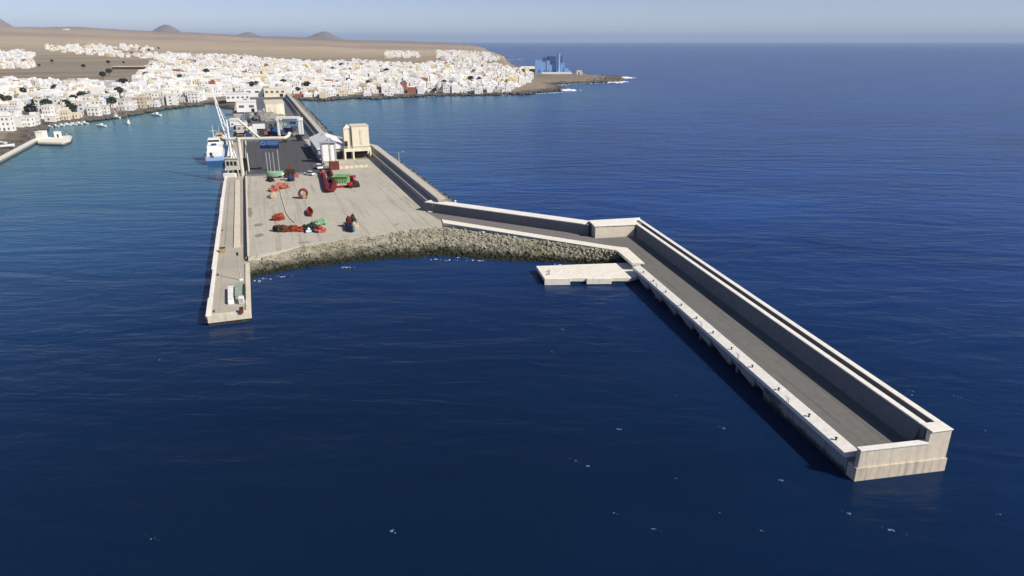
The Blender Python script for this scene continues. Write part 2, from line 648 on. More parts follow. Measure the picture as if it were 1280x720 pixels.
dd = np.concatenate([np.arange(300, 560, 10), np.arange(560, 1420, 4.0), np.arange(1420, 3000, 20), np.geomspace(3000, 14300, 90)])
aa = np.concatenate([np.arange(-700, -40, 20), np.arange(-40, 800, 2.5)])
CA, DD = np.meshgrid(aa, dd)
tx = (CA - 640) / F
Xg = DD * tx * math.cos(PIT) + tx * H * math.sin(PIT)
Yg = DD
Zg = ground_z(Xg, Yg)
nr, nc = Xg.shape
idx = np.arange(nr * nc).reshape(nr, nc)
faces = np.stack([idx[:-1, :-1], idx[:-1, 1:], idx[1:, 1:], idx[1:, :-1]], -1).reshape(-1, 4)
zf = Zg.ravel()[faces].max(1)
faces = faces[zf > -3.9]
used = np.unique(faces)
remap = np.full(nr * nc, -1)
remap[used] = np.arange(len(used))
faces = remap[faces]
verts = np.stack([Xg.ravel(), Yg.ravel(), Zg.ravel()], 1)[used]

tm, nt, b = new_mat('volcanic_plain')
wc = coords(nt)
n_big = noise_n(nt, coords(nt, (.00035, .0003, 1)), 1.0, 6, .6, 1.2)
n_mid = noise_n(nt, coords(nt, (.0007, .00075, 1)), 1.0, 5, .6, .5)
n_sm = noise_n(nt, wc, .06, 5, .7)
c = ramp(nt, n_big, [(.3, (.12, .085, .07)), (.42, (.26, .18, .12)), (.48, (.56, .42, .24)), (.53, (.34, .24, .15)), (.59, (.15, .105, .08)), (.66, (.58, .45, .28)), (.78, (.36, .26, .17))])
c = mix(nt, .65, c, ramp(nt, n_mid, [(.38, (.13, .10, .085)), (.45, (.24, .185, .14)), (.5, (.42, .33, .22)), (.56, (.64, .52, .35)), (.64, (.3, .23, .17))]))
yy = N(nt, 'ShaderNodeSeparateXYZ')
nt.links.new(wc, yy.inputs[0])
belt = math_n(nt, 'ADD', math_n(nt, 'MULTIPLY', yy.outputs['Y'], 1 / 14000), math_n(nt, 'MULTIPLY', math_n(nt, 'SUBTRACT', n_big, .5), .22))
geology = ramp(nt, belt, [(.05, (.17, .15, .125)), (.13, (.22, .185, .14)), (.19, (.46, .37, .25)), (.26, (.54, .43, .29)), (.30, (.26, .19, .15)), (.34, (.48, .37, .26)), (.40, (.30, .22, .18)), (.46, (.17, .12, .115)), (.6, (.24, .17, .16)), (.8, (.14, .10, .10))])
c = mix(nt, .7, c, geology)
c = mix(nt, .2, c, ramp(nt, n_sm, [(.3, (.12, .11, .09)), (.65, (.38, .34, .27))]))
z = N(nt, 'ShaderNodeSeparateXYZ')
nt.links.new(wc, z.inputs[0])
zz = math_n(nt, 'ADD', z.outputs['Z'], math_n(nt, 'MULTIPLY', math_n(nt, 'SUBTRACT', n_sm, .5), 2.0))
mr = N(nt, 'ShaderNodeMapRange')
mr.inputs['From Min'].default_value = 1.2
mr.inputs['From Max'].default_value = 2.9
mr.inputs['To Min'].default_value = 1
mr.inputs['To Max'].default_value = 0
nt.links.new(zz, mr.inputs['Value'])
c = mix(nt, mr.outputs[0], c, ramp(nt, n_sm, [(.35, (.03, .028, .025)), (.7, (.12, .11, .09))]))
nt.links.new(c, b.inputs['Base Color'])
b.inputs['Roughness'].default_value = .95
b.inputs['Specular IOR Level'].default_value = .05
M['terrain'] = tm
me = D.meshes.new('terrain')
me.from_pydata(verts.tolist(), [], faces.tolist())
me.materials.append(tm)
me.polygons.foreach_set('use_smooth', [True] * len(me.polygons))
ter = D.objects.new('terrain', me)
col.objects.link(ter)
kind(ter, 'structure')


def gz(x, y):
    return float(ground_z(np.array([x]), np.array([y]))[0])


# ------------------------------------------------------------------ breakwater arm
AO = (40.6, 214.0)
AD = (.182, -.9833)
AP = (-.9833, -.182)


def A(s, t):
    return (AO[0] + AD[0] * s + AP[0] * t, AO[1] + AD[1] * s + AP[1] * t)


BA = (-27.0, 242.2)
BD = (.862, -.507)
BN = (-.507, -.862)


def B(s, t):
    return (BA[0] + BD[0] * s + BN[0] * t, BA[1] + BD[1] * s + BN[1] * t)


LEN = 128.3
arm = thing('breakwater_pier', 'long concrete breakwater arm with grey road and tall white-rimmed sea wall', 'pier', (*A(64, 7), 0))
L = lambda o, mb: [tuple(np.subtract(p, o.location)) for p in mb.v]


def local(mb, o):
    ox, oy, oz = o.location
    mb.v = [(p[0] - ox, p[1] - oy, p[2] - oz) for p in mb.v]
    return mb


deck = [B(0, 5), B(56.5, 5), (25.6, 203.2), (36.6, 205.6), A(7, 3.3), A(127.2, 3.3), A(127.2, 13.1), A(40, 13.1), at(800, 328, 3.6), at(783, 311, 3.6), at(764, 307.5, 3.6), B(2, 12)]
deck2 = [B(-1, 5), B(54.5, 5), (25.6, 203.2), (30, 196), at(764, 307.5, 3.6), (-23.7, 225.6)]
deck1 = [(25.6, 203.2), (36.6, 205.6), A(7, 3.3), A(127.2, 3.3), A(127.2, 13.1), A(40, 13.1), at(800, 328, 3.6), at(783, 311, 3.6), at(764, 307.5, 3.6), (30, 196)]
local(MB().prism(deck1, 3.0, 3.6), arm).build('roadway', 'road', arm)
# caisson body under the road
body = MB()
body.prism([A(6, .3), A(127, .3), A(127, 13.4), A(36, 13.4), A(20, 10.5), A(8, 9)], -4, 2.99)
local(body, arm).build('caisson', 'side_conc', arm)
# sea wall with a trough along its top
wl = MB()
wl.profile([(0, -4), (4.2, -4), (4.1, 3.6), (3.3, 6.75), (2.4, 6.75), (2.4, 5.2), (.95, 5.2), (.95, 6.85), (0, 6.85)], A, 5, 126.1, 0)
wl.profile([(0, -4), (3.3, -4), (3.3, 6.75), (0, 6.85)], A, -.5, 5, 0)
wl.profile([(0, -4), (3.3, -4), (3.3, 6.75), (0, 6.85)], A, 126.1, 127.0, 0)
swall = local(wl, arm).build('sea_wall', 'grey_conc', arm)
# white copings
cp = MB()
for a, bb in ((-.12, .97), (2.38, 3.42)):
    s = -.5
    while s < 126:
        e = min(s + 9.4, 126.0)
        cp.profile([(a, 6.76 if a > 1 else 6.86), (bb, 6.76 if a > 1 else 6.86), (bb, 7.0), (a, 7.0)], A, s, e - .04)
        s = e
cp.profile([(-.12, 6.87), (3.42, 6.77), (3.42, 7.0), (-.12, 7.0)], A, 126.1, 128.5)
local(cp, arm).build('coping', 'white_conc', arm, bevel=.04)
# head wall at the seaward end
ew = MB()
ew.profile([(-.22, -4), (14.75, -4), (14.75, 2.15), (-.22, 2.15)], A, 126.6, 128.52)
hw = local(ew, arm).build('head_block', 'cream_tide', arm, bevel=.06)
ew = MB()
ew.profile([(-.05, 2.16), (14.4, 2.16), (14.4, 4.85), (3.45, 4.85), (3.45, 6.74), (-.05, 6.84)], A, 127.55, 128.3)
local(ew, arm).build('head_parapet', 'cream_conc', arm)
ew = MB()
ew.profile([(3.5, 4.86), (14.5, 4.86), (14.5, 5.12), (3.5, 5.12)], A, 127.45, 128.45)
local(ew, arm).build('head_coping', 'white_conc', arm, bevel=.04)
# berth kerb on the harbour side, laid in long slabs
kb = MB()
s = 36.0
k = 0
while s < 126:
    e = min(s + 8.9, 126.5)
    kb.profile([(13.15, 2.75), (15.3, 2.75), (15.3, 3.45), (13.15, 3.72)], A, s, e - .05)
    s = e
local(kb, arm).build('berth_kerb', 'white_conc', arm, bevel=.05)
# hanging face panels below the kerb: ragged sloping lower edges with dark gaps
fp = MB()
s = 38.0
while s < 103:
    pr = [(0, 2.74), (8.5, 2.74), (8.5, .9), (8.1, .25), (7.3, .5), (4, 1.15), (.9, 1.75), (0, 1.9)]
    P2 = []
    for t in (14.9, 14.0):
        for q, zz_ in pr:
            jx, jy = A(s + q, t)
            P2.append((jx, jy, zz_ + (0 if zz_ > 2.7 else random.uniform(-.15, .15))))
    nq = len(pr)
    fs = [tuple(range(nq)), tuple(range(2 * nq - 1, nq - 1, -1))] + [((i + 1) % nq, i, nq + i, nq + (i + 1) % nq) for i in range(nq)]
    fp.add(P2, fs)
    s += 8.9
fp.profile([(13.5, -4), (14.9, -4), (14.9, 2.74), (13.5, 2.74)], A, 103.2, 112.4)
fp.profile([(13.5, -4), (14.85, -4), (14.85, 2.74), (13.5, 2.74)], A, 112.5, 126.5)
local(fp, arm).build('berth_face', 'side_conc', arm)
# corner block
cb = MB()
cb.prism([(25.4, 204.2), (37.6, 206.2), A(3, 3.2), A(-.3, .2), (24.4, 210.6)], -3, 6.8)
local(cb, arm).build('corner_block', 'cream_conc', arm)
cb = MB()
cb.prism([(25.0, 203.9), (37.9, 206.0), A(3.5, 3.0), A(-.7, -.2), (24.0, 211.0)], 7.02, 7.3)
local(cb, arm).build('corner_coping', 'white_conc', arm, bevel=.04)

# bollards, ladders on the kerb
bol = MB()
bol.lathe((0, 0, 0), [(.21, 0), (.21, .05), (.12, .08), (.11, .34), (.21, .39), (.22, .48), (.12, .53)], 10)
b0 = tag(bol.build('mooring_bollard', 'rubber', smooth=True), 'x', 'bollard')
bs = [42, 49, 57, 66, 74, 82, 90, 98, 107, 116, 123]
ords = ['first', 'second', 'third', 'fourth', 'fifth', 'sixth', 'seventh', 'eighth', 'ninth', 'tenth']
for i, s in enumerate(bs):
    o = b0 if i == 0 else copy_tree(b0)
    x, y = A(s, 14.5)
    o.location = (x, y, 3.5)
    o['label'] = ('black mooring bollard on the white pier kerb, %s from the small jetty' % ords[i]) if i < 10 else 'black mooring bollard on the white pier kerb, last one before the cream head wall'
    o['group'] = 'bollards along the breakwater kerb'


def ladder_mesh():
    m = MB()
    for dx in (-.25, .25):
        m.tube([(dx, .35, 1.0), (dx, .1, 1.25), (dx, -.15, 1.0), (dx, -.15, -2.8)], .05, 5)
    for i in range(9):
        m.tube([(-.25, -.15, .6 - i * .38), (.25, -.15, .6 - i * .38)], .035, 4)
    return m


ld0 = tag(ladder_mesh().build('quay_ladder', 'grey_steel'), 'x', 'ladder')
for i, s in enumerate([53, 78, 94, 111]):
    o = ld0 if i == 0 else copy_tree(ld0)
    x, y = A(s, 15.35)
    o.location = (x, y, 3.4)
    o.rotation_euler = (0, 0, math.atan2(AD[1], AD[0]) + PI)
    o['label'] = ['steel ladder hooked over the pier kerb nearest the small jetty', 'steel ladder over the pier kerb, second from the small jetty', 'steel ladder over the pier kerb, third from the small jetty', 'steel ladder over the plain kerb face nearest the pier head'][i]
    o['group'] = 'ladders down the breakwater face'

# ------------------------------------------------------------------ link pier between the quay and the arm
lp = thing('link_pier', 'short sloping-looking grey pier road with a single white-topped wall joining apron and breakwater', 'pier', (*B(28, 8), 0))
lp['label'] = 'short grey pier road with one white-topped wall, joining the sandy apron to the breakwater'
local(MB().prism(deck2, 2.9, 3.592), lp).build('roadway', 'road2', lp)
m_ = MB().prism([B(-2, .5), B(58, .5), (25, 203.5), (29.6, 196), at(764, 309, 3.4), (-23, 222)], -4, 2.89)
local(m_, lp).build('caisson', 'side_conc', lp)
m_ = MB().profile([(0, -4), (4.6, -4), (4.2, 6.6), (0, 6.6)], B, -2.5, 61)
local(m_, lp).build('sea_wall', 'grey_conc', lp)
m_ = MB()
s = -1.8
while s < 59:
    e = min(s + 9.9, 59.6)
    m_.profile([(-.15, 6.61), (4.0, 6.61), (4.35, 6.61), (4.35, 6.9), (-.15, 6.9)], B, s, e - .05)
    s = e
local(m_, lp).build('coping', 'white_conc', lp, bevel=.04)
m_ = MB()
m_.prism([(-23.6, 226.2), at(764, 307.2, 3.9), at(771, 312.8, 3.9), (-22.6, 221.2)], 3.0, 3.9)
local(m_, lp).build('kerb', 'jetty_conc', lp, bevel=.05)
m_ = MB()
m_.prism([at(764.2, 307.2, 3.85), at(784, 309.5, 3.85), at(806, 329, 3.85), at(790, 328.8, 3.85), at(771.5, 313, 3.85)], 3.1, 3.85)
local(m_, lp).build('corner_slab', 'jetty_conc', lp, bevel=.05)

# small mooring jetty beside the corner
J = [(6.6, 181.6), (31.9, 184.6), (35.2, 179.0), (33.6, 173.4), (31.2, 171.5), (8.4, 171.2)]
jt = thing('mooring_jetty', 'low cream concrete jetty stub beside the pier corner with broken front edge', 'jetty', (20, 177, 0))
local(MB().prism(J, .75, 1.75), jt).build('slab', 'jetty_conc', jt, bevel=.08)
jc = lambda f: [(20 + (x - 20) * f, 177.3 + (y - 177.3) * f) for x, y in J]
local(MB().prism(jc(.95), -3, .74), jt).build('footing', 'side_conc', jt)
for x0, x1, zb in ((8.5, 15.2, -.25), (19.5, 26.0, .2)):
    m_ = MB().prism([(x0, 171.25), (x1, 171.4), (x1, 170.9), (x0, 170.7)], zb, 1.7)
    local(m_, jt).build('front_panel', 'jetty_conc', jt, bevel=.05)
for x, y in ((9.8, 174), (9.9, 176.2)):
    local(MB().box((x, y, 1.75), (.5, .5, .6)), jt).build('mooring_post', 'grey_steel', jt)

# ------------------------------------------------------------------ quay
qy = thing('quay', 'long main quay with low concrete lane, white edge strip and narrow tip', 'quay', (*Q(120, 4), 0))
local(MB().prism([Q(0, .3), Q(0, 9.1), Q(42, 9.1), Q(660, 9.0), Q(660, .3)], -4, 1.69), qy).build('quay_body', 'side_conc', qy)
local(MB().prism([Q(.2, .9), Q(.2, 9.0), Q(650, 9.0), Q(650, .9)], 1.7, 2.4), qy).build('lane_surface', 'lane', qy)
m_ = MB()
s = 0.
while s < 300:
    jv = random.uniform(-.25, .15)
    m_.prism([Q(s, jv), Q(s, 1.0), Q(s + 11.9, 1.0), Q(s + 11.9, jv)], 1.7, 2.62)
    s += 12
local(m_, qy).build('edge_strip', 'white_conc', qy, bevel=.05)
m_ = MB()
m_.prism([Q(-.35, .2), Q(-.35, 9.4), Q(.8, 9.4), Q(.8, .2)], .8, 2.55)
m_.prism([Q(.8, 8.3), Q(.8, 9.4), Q(38, 9.4), Q(38, 8.3)], 1.3, 2.7)
local(m_, qy).build('tip_kerb', 'cream_conc', qy, bevel=.05)
m_ = MB()
m_.prism([Q(56, 5.2), Q(56, 7.0), Q(168, 6.6), Q(168, 4.8)], 2.41, 2.75)
local(m_, qy).build('crane_track', 'cream_conc', qy)
m_ = MB()
m_.prism([Q(60, 2.6), Q(60, 2.9), Q(165, 2.6), Q(165, 2.3)], 2.404, 2.46)
m_.prism([Q(60, 7.15), Q(60, 7.6), Q(165, 7.2), Q(165, 6.8)], 2.404, 2.44)  # darker strip painting in the apron kerb's shadow line on the lane
local(m_, qy).build('drain_and_shade_strip', 'wall_conc', qy)

ap = thing('apron', 'broad pale sandy-grey concrete apron behind the rock slope', 'apron', (*Q(110, 38), 0))
AP_OUT = [Q(40, 9.2), at(380, 306.5, 3.6), at(440, 297, 3.6), at(480, 292, 3.6), at(520, 288, 3.6), at(552, 284.5, 3.6), (-22.9, 221.4), (-23.8, 225.7), B(-1.1, 5.1), B(-1.6, 2), Q(80, 71), Q(216, 71), Q(278, 50.5), Q(660, 50.5), Q(660, 9.2)]
local(MB().prism(AP_OUT, -3, 3.6), ap).build('paving', 'apron', ap)
local(MB().prism([Q(171, 9.6), Q(166, 46), Q(204, 45.2), Q(290, 43), Q(290, 9.6)], 3.58, 3.608), ap).build('asphalt_area', 'asphalt', ap)
local(MB().prism([Q(290.2, 9.6), Q(290.2, 49), Q(655, 49), Q(655, 9.6)], 3.58, 3.607), ap).build('service_road', 'quay_far', ap)
m_ = MB()
m_.prism([Q(170.2, 9.5), Q(169.6, 14), Q(167.0, 34), Q(168.0, 34), Q(170.6, 14), Q(171.2, 9.5)], 3.58, 4.3)
local(m_, ap).build('low_wall', 'grey_conc', ap)
m_ = MB()
m_.prism([Q(42, 9.05), Q(42, 9.6), Q(170, 9.6), Q(170, 9.05)], 2.5, 3.85)
local(m_, ap).build('apron_kerb', 'cream_conc', ap)
# worn patches and repairs on the paving
pt = []
for px, py, w_, l_, r_ in ((323, 281, 3.4, 5, .2), (324, 294, 3, 5, .2), (312, 266, 2.2, 16, QROT), (380, 303, 4, 2, .3)):
    x, y = at(px, py, 3.6)
    n_ = 11
    pts = [(x + (w_ / 2 * math.cos(2 * PI * i / n_) * math.cos(r_) - l_ / 2 * math.sin(2 * PI * i / n_) * math.sin(r_)) * random.uniform(.75, 1.1),
            y + (w_ / 2 * math.cos(2 * PI * i / n_) * math.sin(r_) + l_ / 2 * math.sin(2 * PI * i / n_) * math.cos(r_)) * random.uniform(.75, 1.1)) for i in range(n_)]
    pt.append(MB().prism(pts, 3.59, 3.604))
M['patch'] = concrete('worn_patch', (.25, .235, .21), .3)
for p_ in pt:
    local(p_, ap).build('worn_patch', 'patch', ap)

# harbour wall on the sea side
hwall = thing('harbour_wall', 'stepped grey harbour wall running along the sea side of the quay to the town', 'wall', (*Q(200, 70), 0))
POLY = [(75, 70.5), (214, 70.5), (276, 50), (640, 50)]


def offs(d):
    # offset polyline to the sea side by d
    return [Q(u_, v_ + d) for u_, v_ in POLY]


def band(d0, d1, z0, z1):
    a, b_ = offs(d0), offs(d1)
    m = MB()
    for i in range(3):
        m.prism([a[i], a[i + 1], b_[i + 1], b_[i]], z0, z1)
    return m


local(band(0, 2.0, -2, 6.0), hwall).build('lower_step', 'wall_conc', hwall)
local(band(2.0, 4.6, -4, 8.0), hwall).build('upper_wall', 'wall_conc', hwall)
M['coping2'] = concrete('harbour_coping', (.5, .47, .41), .15, .2)
local(band(1.8, 4.8, 8.01, 8.3), hwall).build('coping', 'coping2', hwall)
local(band(-.2, 2.0, 6.01, 6.2), hwall).build('step_coping', 'coping2', hwall)
local(band(-1.6, -.001, 3.62, 3.9), hwall).build('footing_kerb', 'coping2', hwall)

# ------------------------------------------------------------------ rock slopes
TOP = [(308, 319), (340, 313), (395, 304), (440, 297), (480, 292), (520, 288), (553, 284), (600, 290.5), (660, 299), (720, 307.5), (770, 314.5)]
BOT = [(309, 349), (340, 343), (395, 335), (440, 330), (480, 327), (520, 325), (553, 323), (600, 327), (660, 329), (720, 330), (772, 331)]
TW = [np.array([*at(x, y, 3.5), 3.5]) for x, y in TOP]
BW = [np.array([*at(x, y, -.2), -.6]) for x, y in BOT]


def slope(t, s):
    t = t * (len(TW) - 1)
    i = min(int(t), len(TW) - 2)
    f = t - i
    a = TW[i] * (1 - f) + TW[i + 1] * f
    b_ = BW[i] * (1 - f) + BW[i + 1] * f
    return a * (1 - s) + b_ * s


m_ = MB()
nt_, ns_ = 160, 14
for i in range(nt_ + 1):
    for j in range(ns_ + 1):
        p = slope(i / nt_, -.02 + 1.12 * j / ns_)
        k = .9 * math.sin(PI * min(1, max(0, j / ns_)))
        m_.v.append((p[0], p[1], p[2] + k * mnoise.noise(Vector((p[0] * .3, p[1] * .3, 0))) - .05))
for i in range(nt_):
    for j in range(ns_):
        a = i * (ns_ + 1) + j
        m_.f.append((a, a + ns_ + 1, a + ns_ + 2, a + 1))
        m_.m.append(0)
kind(m_.build('embankment', 'rock', smooth=True), 'structure')
m_ = MB()
for _ in range(8500):
    t = random.random()
    s = random.random() ** .9 * 1.05
    p = slope(t, s)
    left = t < .42
    r = random.uniform(.12, .3) if left and s < .6 else random.choice([random.uniform(.14, .32), random.uniform(.16, .4), random.uniform(.3, .62)])
    if left and s < .5 and random.random() < .6:
        continue
    m_.rock((p[0] + random.uniform(-.6, .6), p[1] + random.uniform(-.6, .6), p[2] + r * .1), r, ico=ICO0 if random.random() < .6 else ICO1, rough=.45, flat=.9)
rr = kind(m_.build('riprap', 'rock'), 'stuff')
rr['label'] = 'pale boulders on the slope below apron and pier, dark and wet at the waterline'
# boulders on the sea side of the harbour wall
m_ = MB()
for _ in range(1700):
    q = random.random()
    if q < .45:
        u_, v_ = random.uniform(84, 216), 70.5
    elif q < .6:
        f = random.random()
        u_, v_ = 214 + f * 62, 70.5 - f * 20.5
    else:
        u_, v_ = random.uniform(276, 640), 50
    d = random.uniform(4.8, 15)
    z = 4.6 - (d - 4.8) * .5
    r = random.uniform(.8, 1.7)
    x, y = Q(u_, v_ + d)
    m_.rock((x, y, z), r)
o = kind(m_.build('seawall_boulders', 'sea_rock'), 'stuff')
o['label'] = 'dark boulders heaped against the sea side of the harbour wall'

# ------------------------------------------------------------------ foam: surf and whitecaps
fm = MB()


def surf(px, py, rx, ry, n_, r):
    x0, y0 = at(px, py, 0)
    for _ in range(n_):
        a, k = random.uniform(0, 2 * PI), abs(random.gauss(0, .62))
        fm.rock((x0 + rx * k * math.cos(a), y0 + ry * k * math.sin(a), 0.0), r * random.uniform(.25, 1.0) * max(.3, 1.1 - .5 * k), flat=.16, rough=.5)


surf(709, 112.5, 12, 20, 110, 4.5)
surf(692, 107, 14, 14, 40, 3.5)
surf(767, 102.5, 18, 26, 150, 6)
surf(779, 97, 16, 32, 110, 6)
for px in range(545, 705, 4):
    surf(px, 118.6 - max(0, px - 640) * .05, 5, 3.5, 8, 1.3)
for px in range(490, 545, 4):
    surf(px, 121.5 - (px - 490) * .02, 4, 2.5, 3, 1.0)
for px in range(700, 770, 5):
    surf(px, 105.5 - (px - 700) * .03, 5, 3, 6, 1.6)
for px, py in ((545, 324), (560, 325), (575, 322), (590, 325), (600, 326), (606, 324), (700, 331), (715, 331), (430, 334), (350, 346), (318, 351), (330, 348), (310, 352)):
    surf(px, py, 3.2, .8, 9, .26)
for k in range(30):
    u_ = random.uniform(62, 110)
    x, y = Q(u_, 84 + random.uniform(-1, 2))
    for _ in range(6):
        fm.rock((x + random.uniform(-2, 2), y + random.uniform(-2, 2), 0), random.uniform(.2, .7), flat=.16, rough=.5)
for px, py in ((640, 70), (650, 74), (636, 75)):
    surf(px, py, 22, 16, 14, 4)
o = kind(fm.build('surf_foam', 'foam', smooth=True), 'stuff')
o['label'] = 'white surf breaking along the rocks and the shore'
fm = MB()
caps = [(819, 662), (953, 663), (1114, 662), (767, 641), (733, 582), (719, 576), (845, 598), (904, 535), (902, 641), (1060, 641), (976, 600), (1232, 538), (1248, 642), (1192, 495), (1140, 494), (772, 536), (845, 494), (491, 664), (703, 412), (655, 371), (191, 672), (200, 450), (1139, 489), (1010, 380), (930, 300), (1180, 330), (1090, 250), (880, 390), (690, 440)]
for px, py in caps :
    x, y = at(px, py, 0)
    w_ = random.uniform(.6, 1.6)
    for _ in range(16):
        q = random.gauss(0, .5)
        fm.rock((x + q * w_ + random.gauss(0, .12), y - q * w_ * .55 + random.gauss(0, .12), -.02), random.uniform(.03, .13) * (1.6 if abs(q) < .2 else 1), flat=.2, rough=.5, ico=ICO0)
o = kind(fm.build('whitecaps', 'faint_foam', smooth=True), 'stuff')
o['label'] = 'small white flecks of foam scattered over the dark blue sea'

# ------------------------------------------------------------------ buildings and plant on the quay
Z = 3.61


def zat(px, py, z):
    x, y = at(px, py, z)
    return (x, y, z)


# white warehouse with a pitched roof against the harbour wall
x, y = Q(228, 51)
wh = thing('warehouse', 'long white-roofed warehouse with grey side wall between the silo tower and the grey asphalt', 'warehouse', (x, y, Z), QROT)
MB().box((0, 0, 0), (14, 46, 5.6)).build('wall', 'grey_shed', wh)
m_ = MB()
hw_, hl = 7.5, 23.6
m_.add([(-hw_, -hl, 5.6), (-hw_, hl, 5.6), (0, hl, 8.6), (0, -hl, 8.6), (hw_, -hl, 5.6), (hw_, hl, 5.6), (-hw_, -hl, 5.3), (-hw_, hl, 5.3), (hw_, -hl, 5.3), (hw_, hl, 5.3)],
       [(0, 3, 2, 1), (3, 4, 5, 2), (6, 0, 1, 7), (4, 8, 9, 5), (0, 6, 8, 4, 3), (1, 2, 5, 9, 7), (7, 9, 8, 6)])
rf = m_.build('roof', 'white_paint', wh)
m_ = MB()
for k in range(2):
    m_ = MB().box((0, -12 + 24 * k, 8.5), (1.6, 1.6, .9))
    m_.build('roof_vent', 'grey_steel', rf)
for k in range(4):
    MB().box((-7.03, -16 + k * 10.5, 0), (.14, 4.2, 4.2)).build('roller_door', 'dark' if k == 1 else 'grey_steel', wh)
MB().box((3.4, -23.05, 0), (3.6, .14, 3.8)).build('roller_door', 'dark', wh)
# white vertical tanks in front of it
x, y = at(411, 203, Z)
tk = thing('storage_tank', 'bright white upright tank block with grey frame in front of the warehouse', 'tank', (x, y, Z), QROT)
MB().box((-1.2, 0, .6), (3.4, 3.2, 8.6)).build('tank_body', 'white_paint', tk, bevel=.35)
MB().box((2.2, 0.2, .6), (2.4, 3.0, 8.6)).build('tank_body', 'white_paint', tk, bevel=.35)
m_ = MB()
for dx in (-3.2, .75, 3.7):
    for dy in (-1.9, 1.9):
        m_.box((dx, dy, 0), (.25, .25, 9.8))
for dz in (.3, 9.4):
    m_.box((.25, -1.9, dz), (7.1, .22, .3))
    m_.box((.25, 1.9, dz), (7.1, .22, .3))
m_.build('support_frame', 'grey_steel', tk)
m_ = MB().box((.25, 0, 9.7), (8.2, 4.6, .25))
m_.build('top_platform', 'grey_shed', tk)

# cement silo tower
x, y = Q(206, 63.2)
st = thing('silo_tower', 'tall cream silo tower with peaked white side tower and dark openings at its base', 'silo', (x, y, Z), QROT)
MB().box((1.9, 0, 5.5), (8.4, 9.5, 10.8)).build('tower_body', 'cream_paint', st)
m_ = MB().box((-4.4, 0, 4.5), (3.6, 7.0, 10.8))
m_.build('side_tower', 'cream_paint', st)
m_ = MB()
m_.add([(-6.4, -3.7, 15.31), (-2.4, -3.7, 15.31), (-2.4, 3.7, 15.31), (-6.4, 3.7, 15.31), (-4.4, -3.7, 17.6), (-4.4, 3.7, 17.6)],
       [(0, 1, 4), (2, 3, 5), (0, 4, 5, 3), (1, 2, 5, 4), (3, 2, 1, 0)])
m_.build('roof', 'white_paint', st)
MB().box((1.9, 0, 16.31), (8.8, 9.9, .35)).build('roof', 'cream_conc', st)
MB().box((2.1, -4.8, 7.5), (1.1, .25, 7.5)).build('conveyor_duct', 'pale_steel', st)
# base hall with bays
bs_ = MB()
bs_.box((0, 1, 4.0), (13.5, 12, 1.5))
for dx in (-6.4, -2.2, 6.4):
    bs_.box((dx, -4.6, 0), (.8, .8, 4.0))
bs_.box((0, 4.5, 0), (13.5, 5, 3.99))
bs_.build('base_hall', 'cream_paint', st)
MB().box((-4.3, 1.9, 0.01), (3.6, .3, 3.6)).build('opening', 'dark', st)
MB().box((2.1, 1.9, 0.01), (7.6, .3, 3.6)).build('opening', 'dark', st)
MB().box((-5.4, -3.62, 5.7), (1.5, .3, 3.4)).build('opening', 'dark', st)
m_ = MB()
for k in range(12):
    m_.tube([(-6.6 + k * 1.2, -5.1, 5.5), (-6.6 + k * 1.2, -5.1, 6.6)], .05, 4)
m_.tube([(-6.7, -5.1, 6.6), (6.7, -5.1, 6.6)], .08, 5)
m_.tube([(-6.7, -5.1, 6.05), (6.7, -5.1, 6.05)], .05, 5)
m_.build('railing', 'pale_steel', st)
m_ = MB()
for k in range(9):
    m_.tube([(-.9 + k * .75, -5.0, 0), (-.9 + k * .75, -5.0, 1.9 + .5 * math.sin(k / 8 * PI))], .07, 4)
m_.tube([(-.9 + k * .75, -5.0, 1.9 + .5 * math.sin(k / 8 * PI)) for k in range(9)], .09, 4)
m_.tube([(-.9, -5, 1.0), (5.1, -5, 1.0)], .07, 4)
m_.build('arched_gate', 'dk_brown', st)
# low walls in front of the silo yard
x0, y0 = at(404, 208, Z)
yw = thing('yard_wall', 'low pale wall around the foot of the silo tower at the apron edge', 'wall', (x0, y0, Z))
a_ = [at(404, 210, Z), at(425, 211, Z), at(462, 208.5, Z)]
m_ = MB()
for p, q in zip(a_[:-1], a_[1:]):
    ang = math.atan2(q[1] - p[1], q[0] - p[0])
    m_.box(((p[0] + q[0]) / 2 - x0, (p[1] + q[1]) / 2 - y0, 0), (math.dist(p, q), .5, 1.2), ang)
m_.build('wall_panel', 'cream_conc', yw)
m_ = MB()
for k in range(7):
    f = k / 6
    p = (a_[1][0] * (1 - f) + a_[2][0] * f, a_[1][1] * (1 - f) + a_[2][1] * f)
    m_.box((p[0] - x0, p[1] - y0 - .3, 0), (.4, .3, 1.5))
m_.build('pier', 'cream_conc', yw)

# rust red container by the tank
x, y = at(418, 212, Z)
rc = thing('rusty_container', 'rust-brown shipping container standing below the bright white tank', 'container', (x, y, Z), QROT)
MB().box((0, 0, .15), (4.4, 2.6, 3.6)).build('body', 'rust', rc)
m_ = MB()
for k in range(11):
    m_.box((-2.1 + k * .42, -1.34, .35), (.16, .1, 3.2))
m_.build('ribbing', 'rust', rc)

# ---- quay crane with portal and long jib
x, y = at(296, 220, 2.42)
cr = thing('quay_crane', 'pale loading crane with raised lattice jib and horizontal pipe boom at the quay edge', 'crane', (x, y, 2.42), 0)


def cl(px, py, d):
    """local point of the crane at screen position px,py on depth plane y = d"""
    dy = (360 - py) / F
    Yv = math.cos(PIT) + dy * math.sin(PIT)
    Zv = -math.sin(PIT) + dy * math.cos(PIT)
    t = d / Yv
    return Vector(((px - 640) / F * t - x, d - y, H + Zv * t - 2.42))


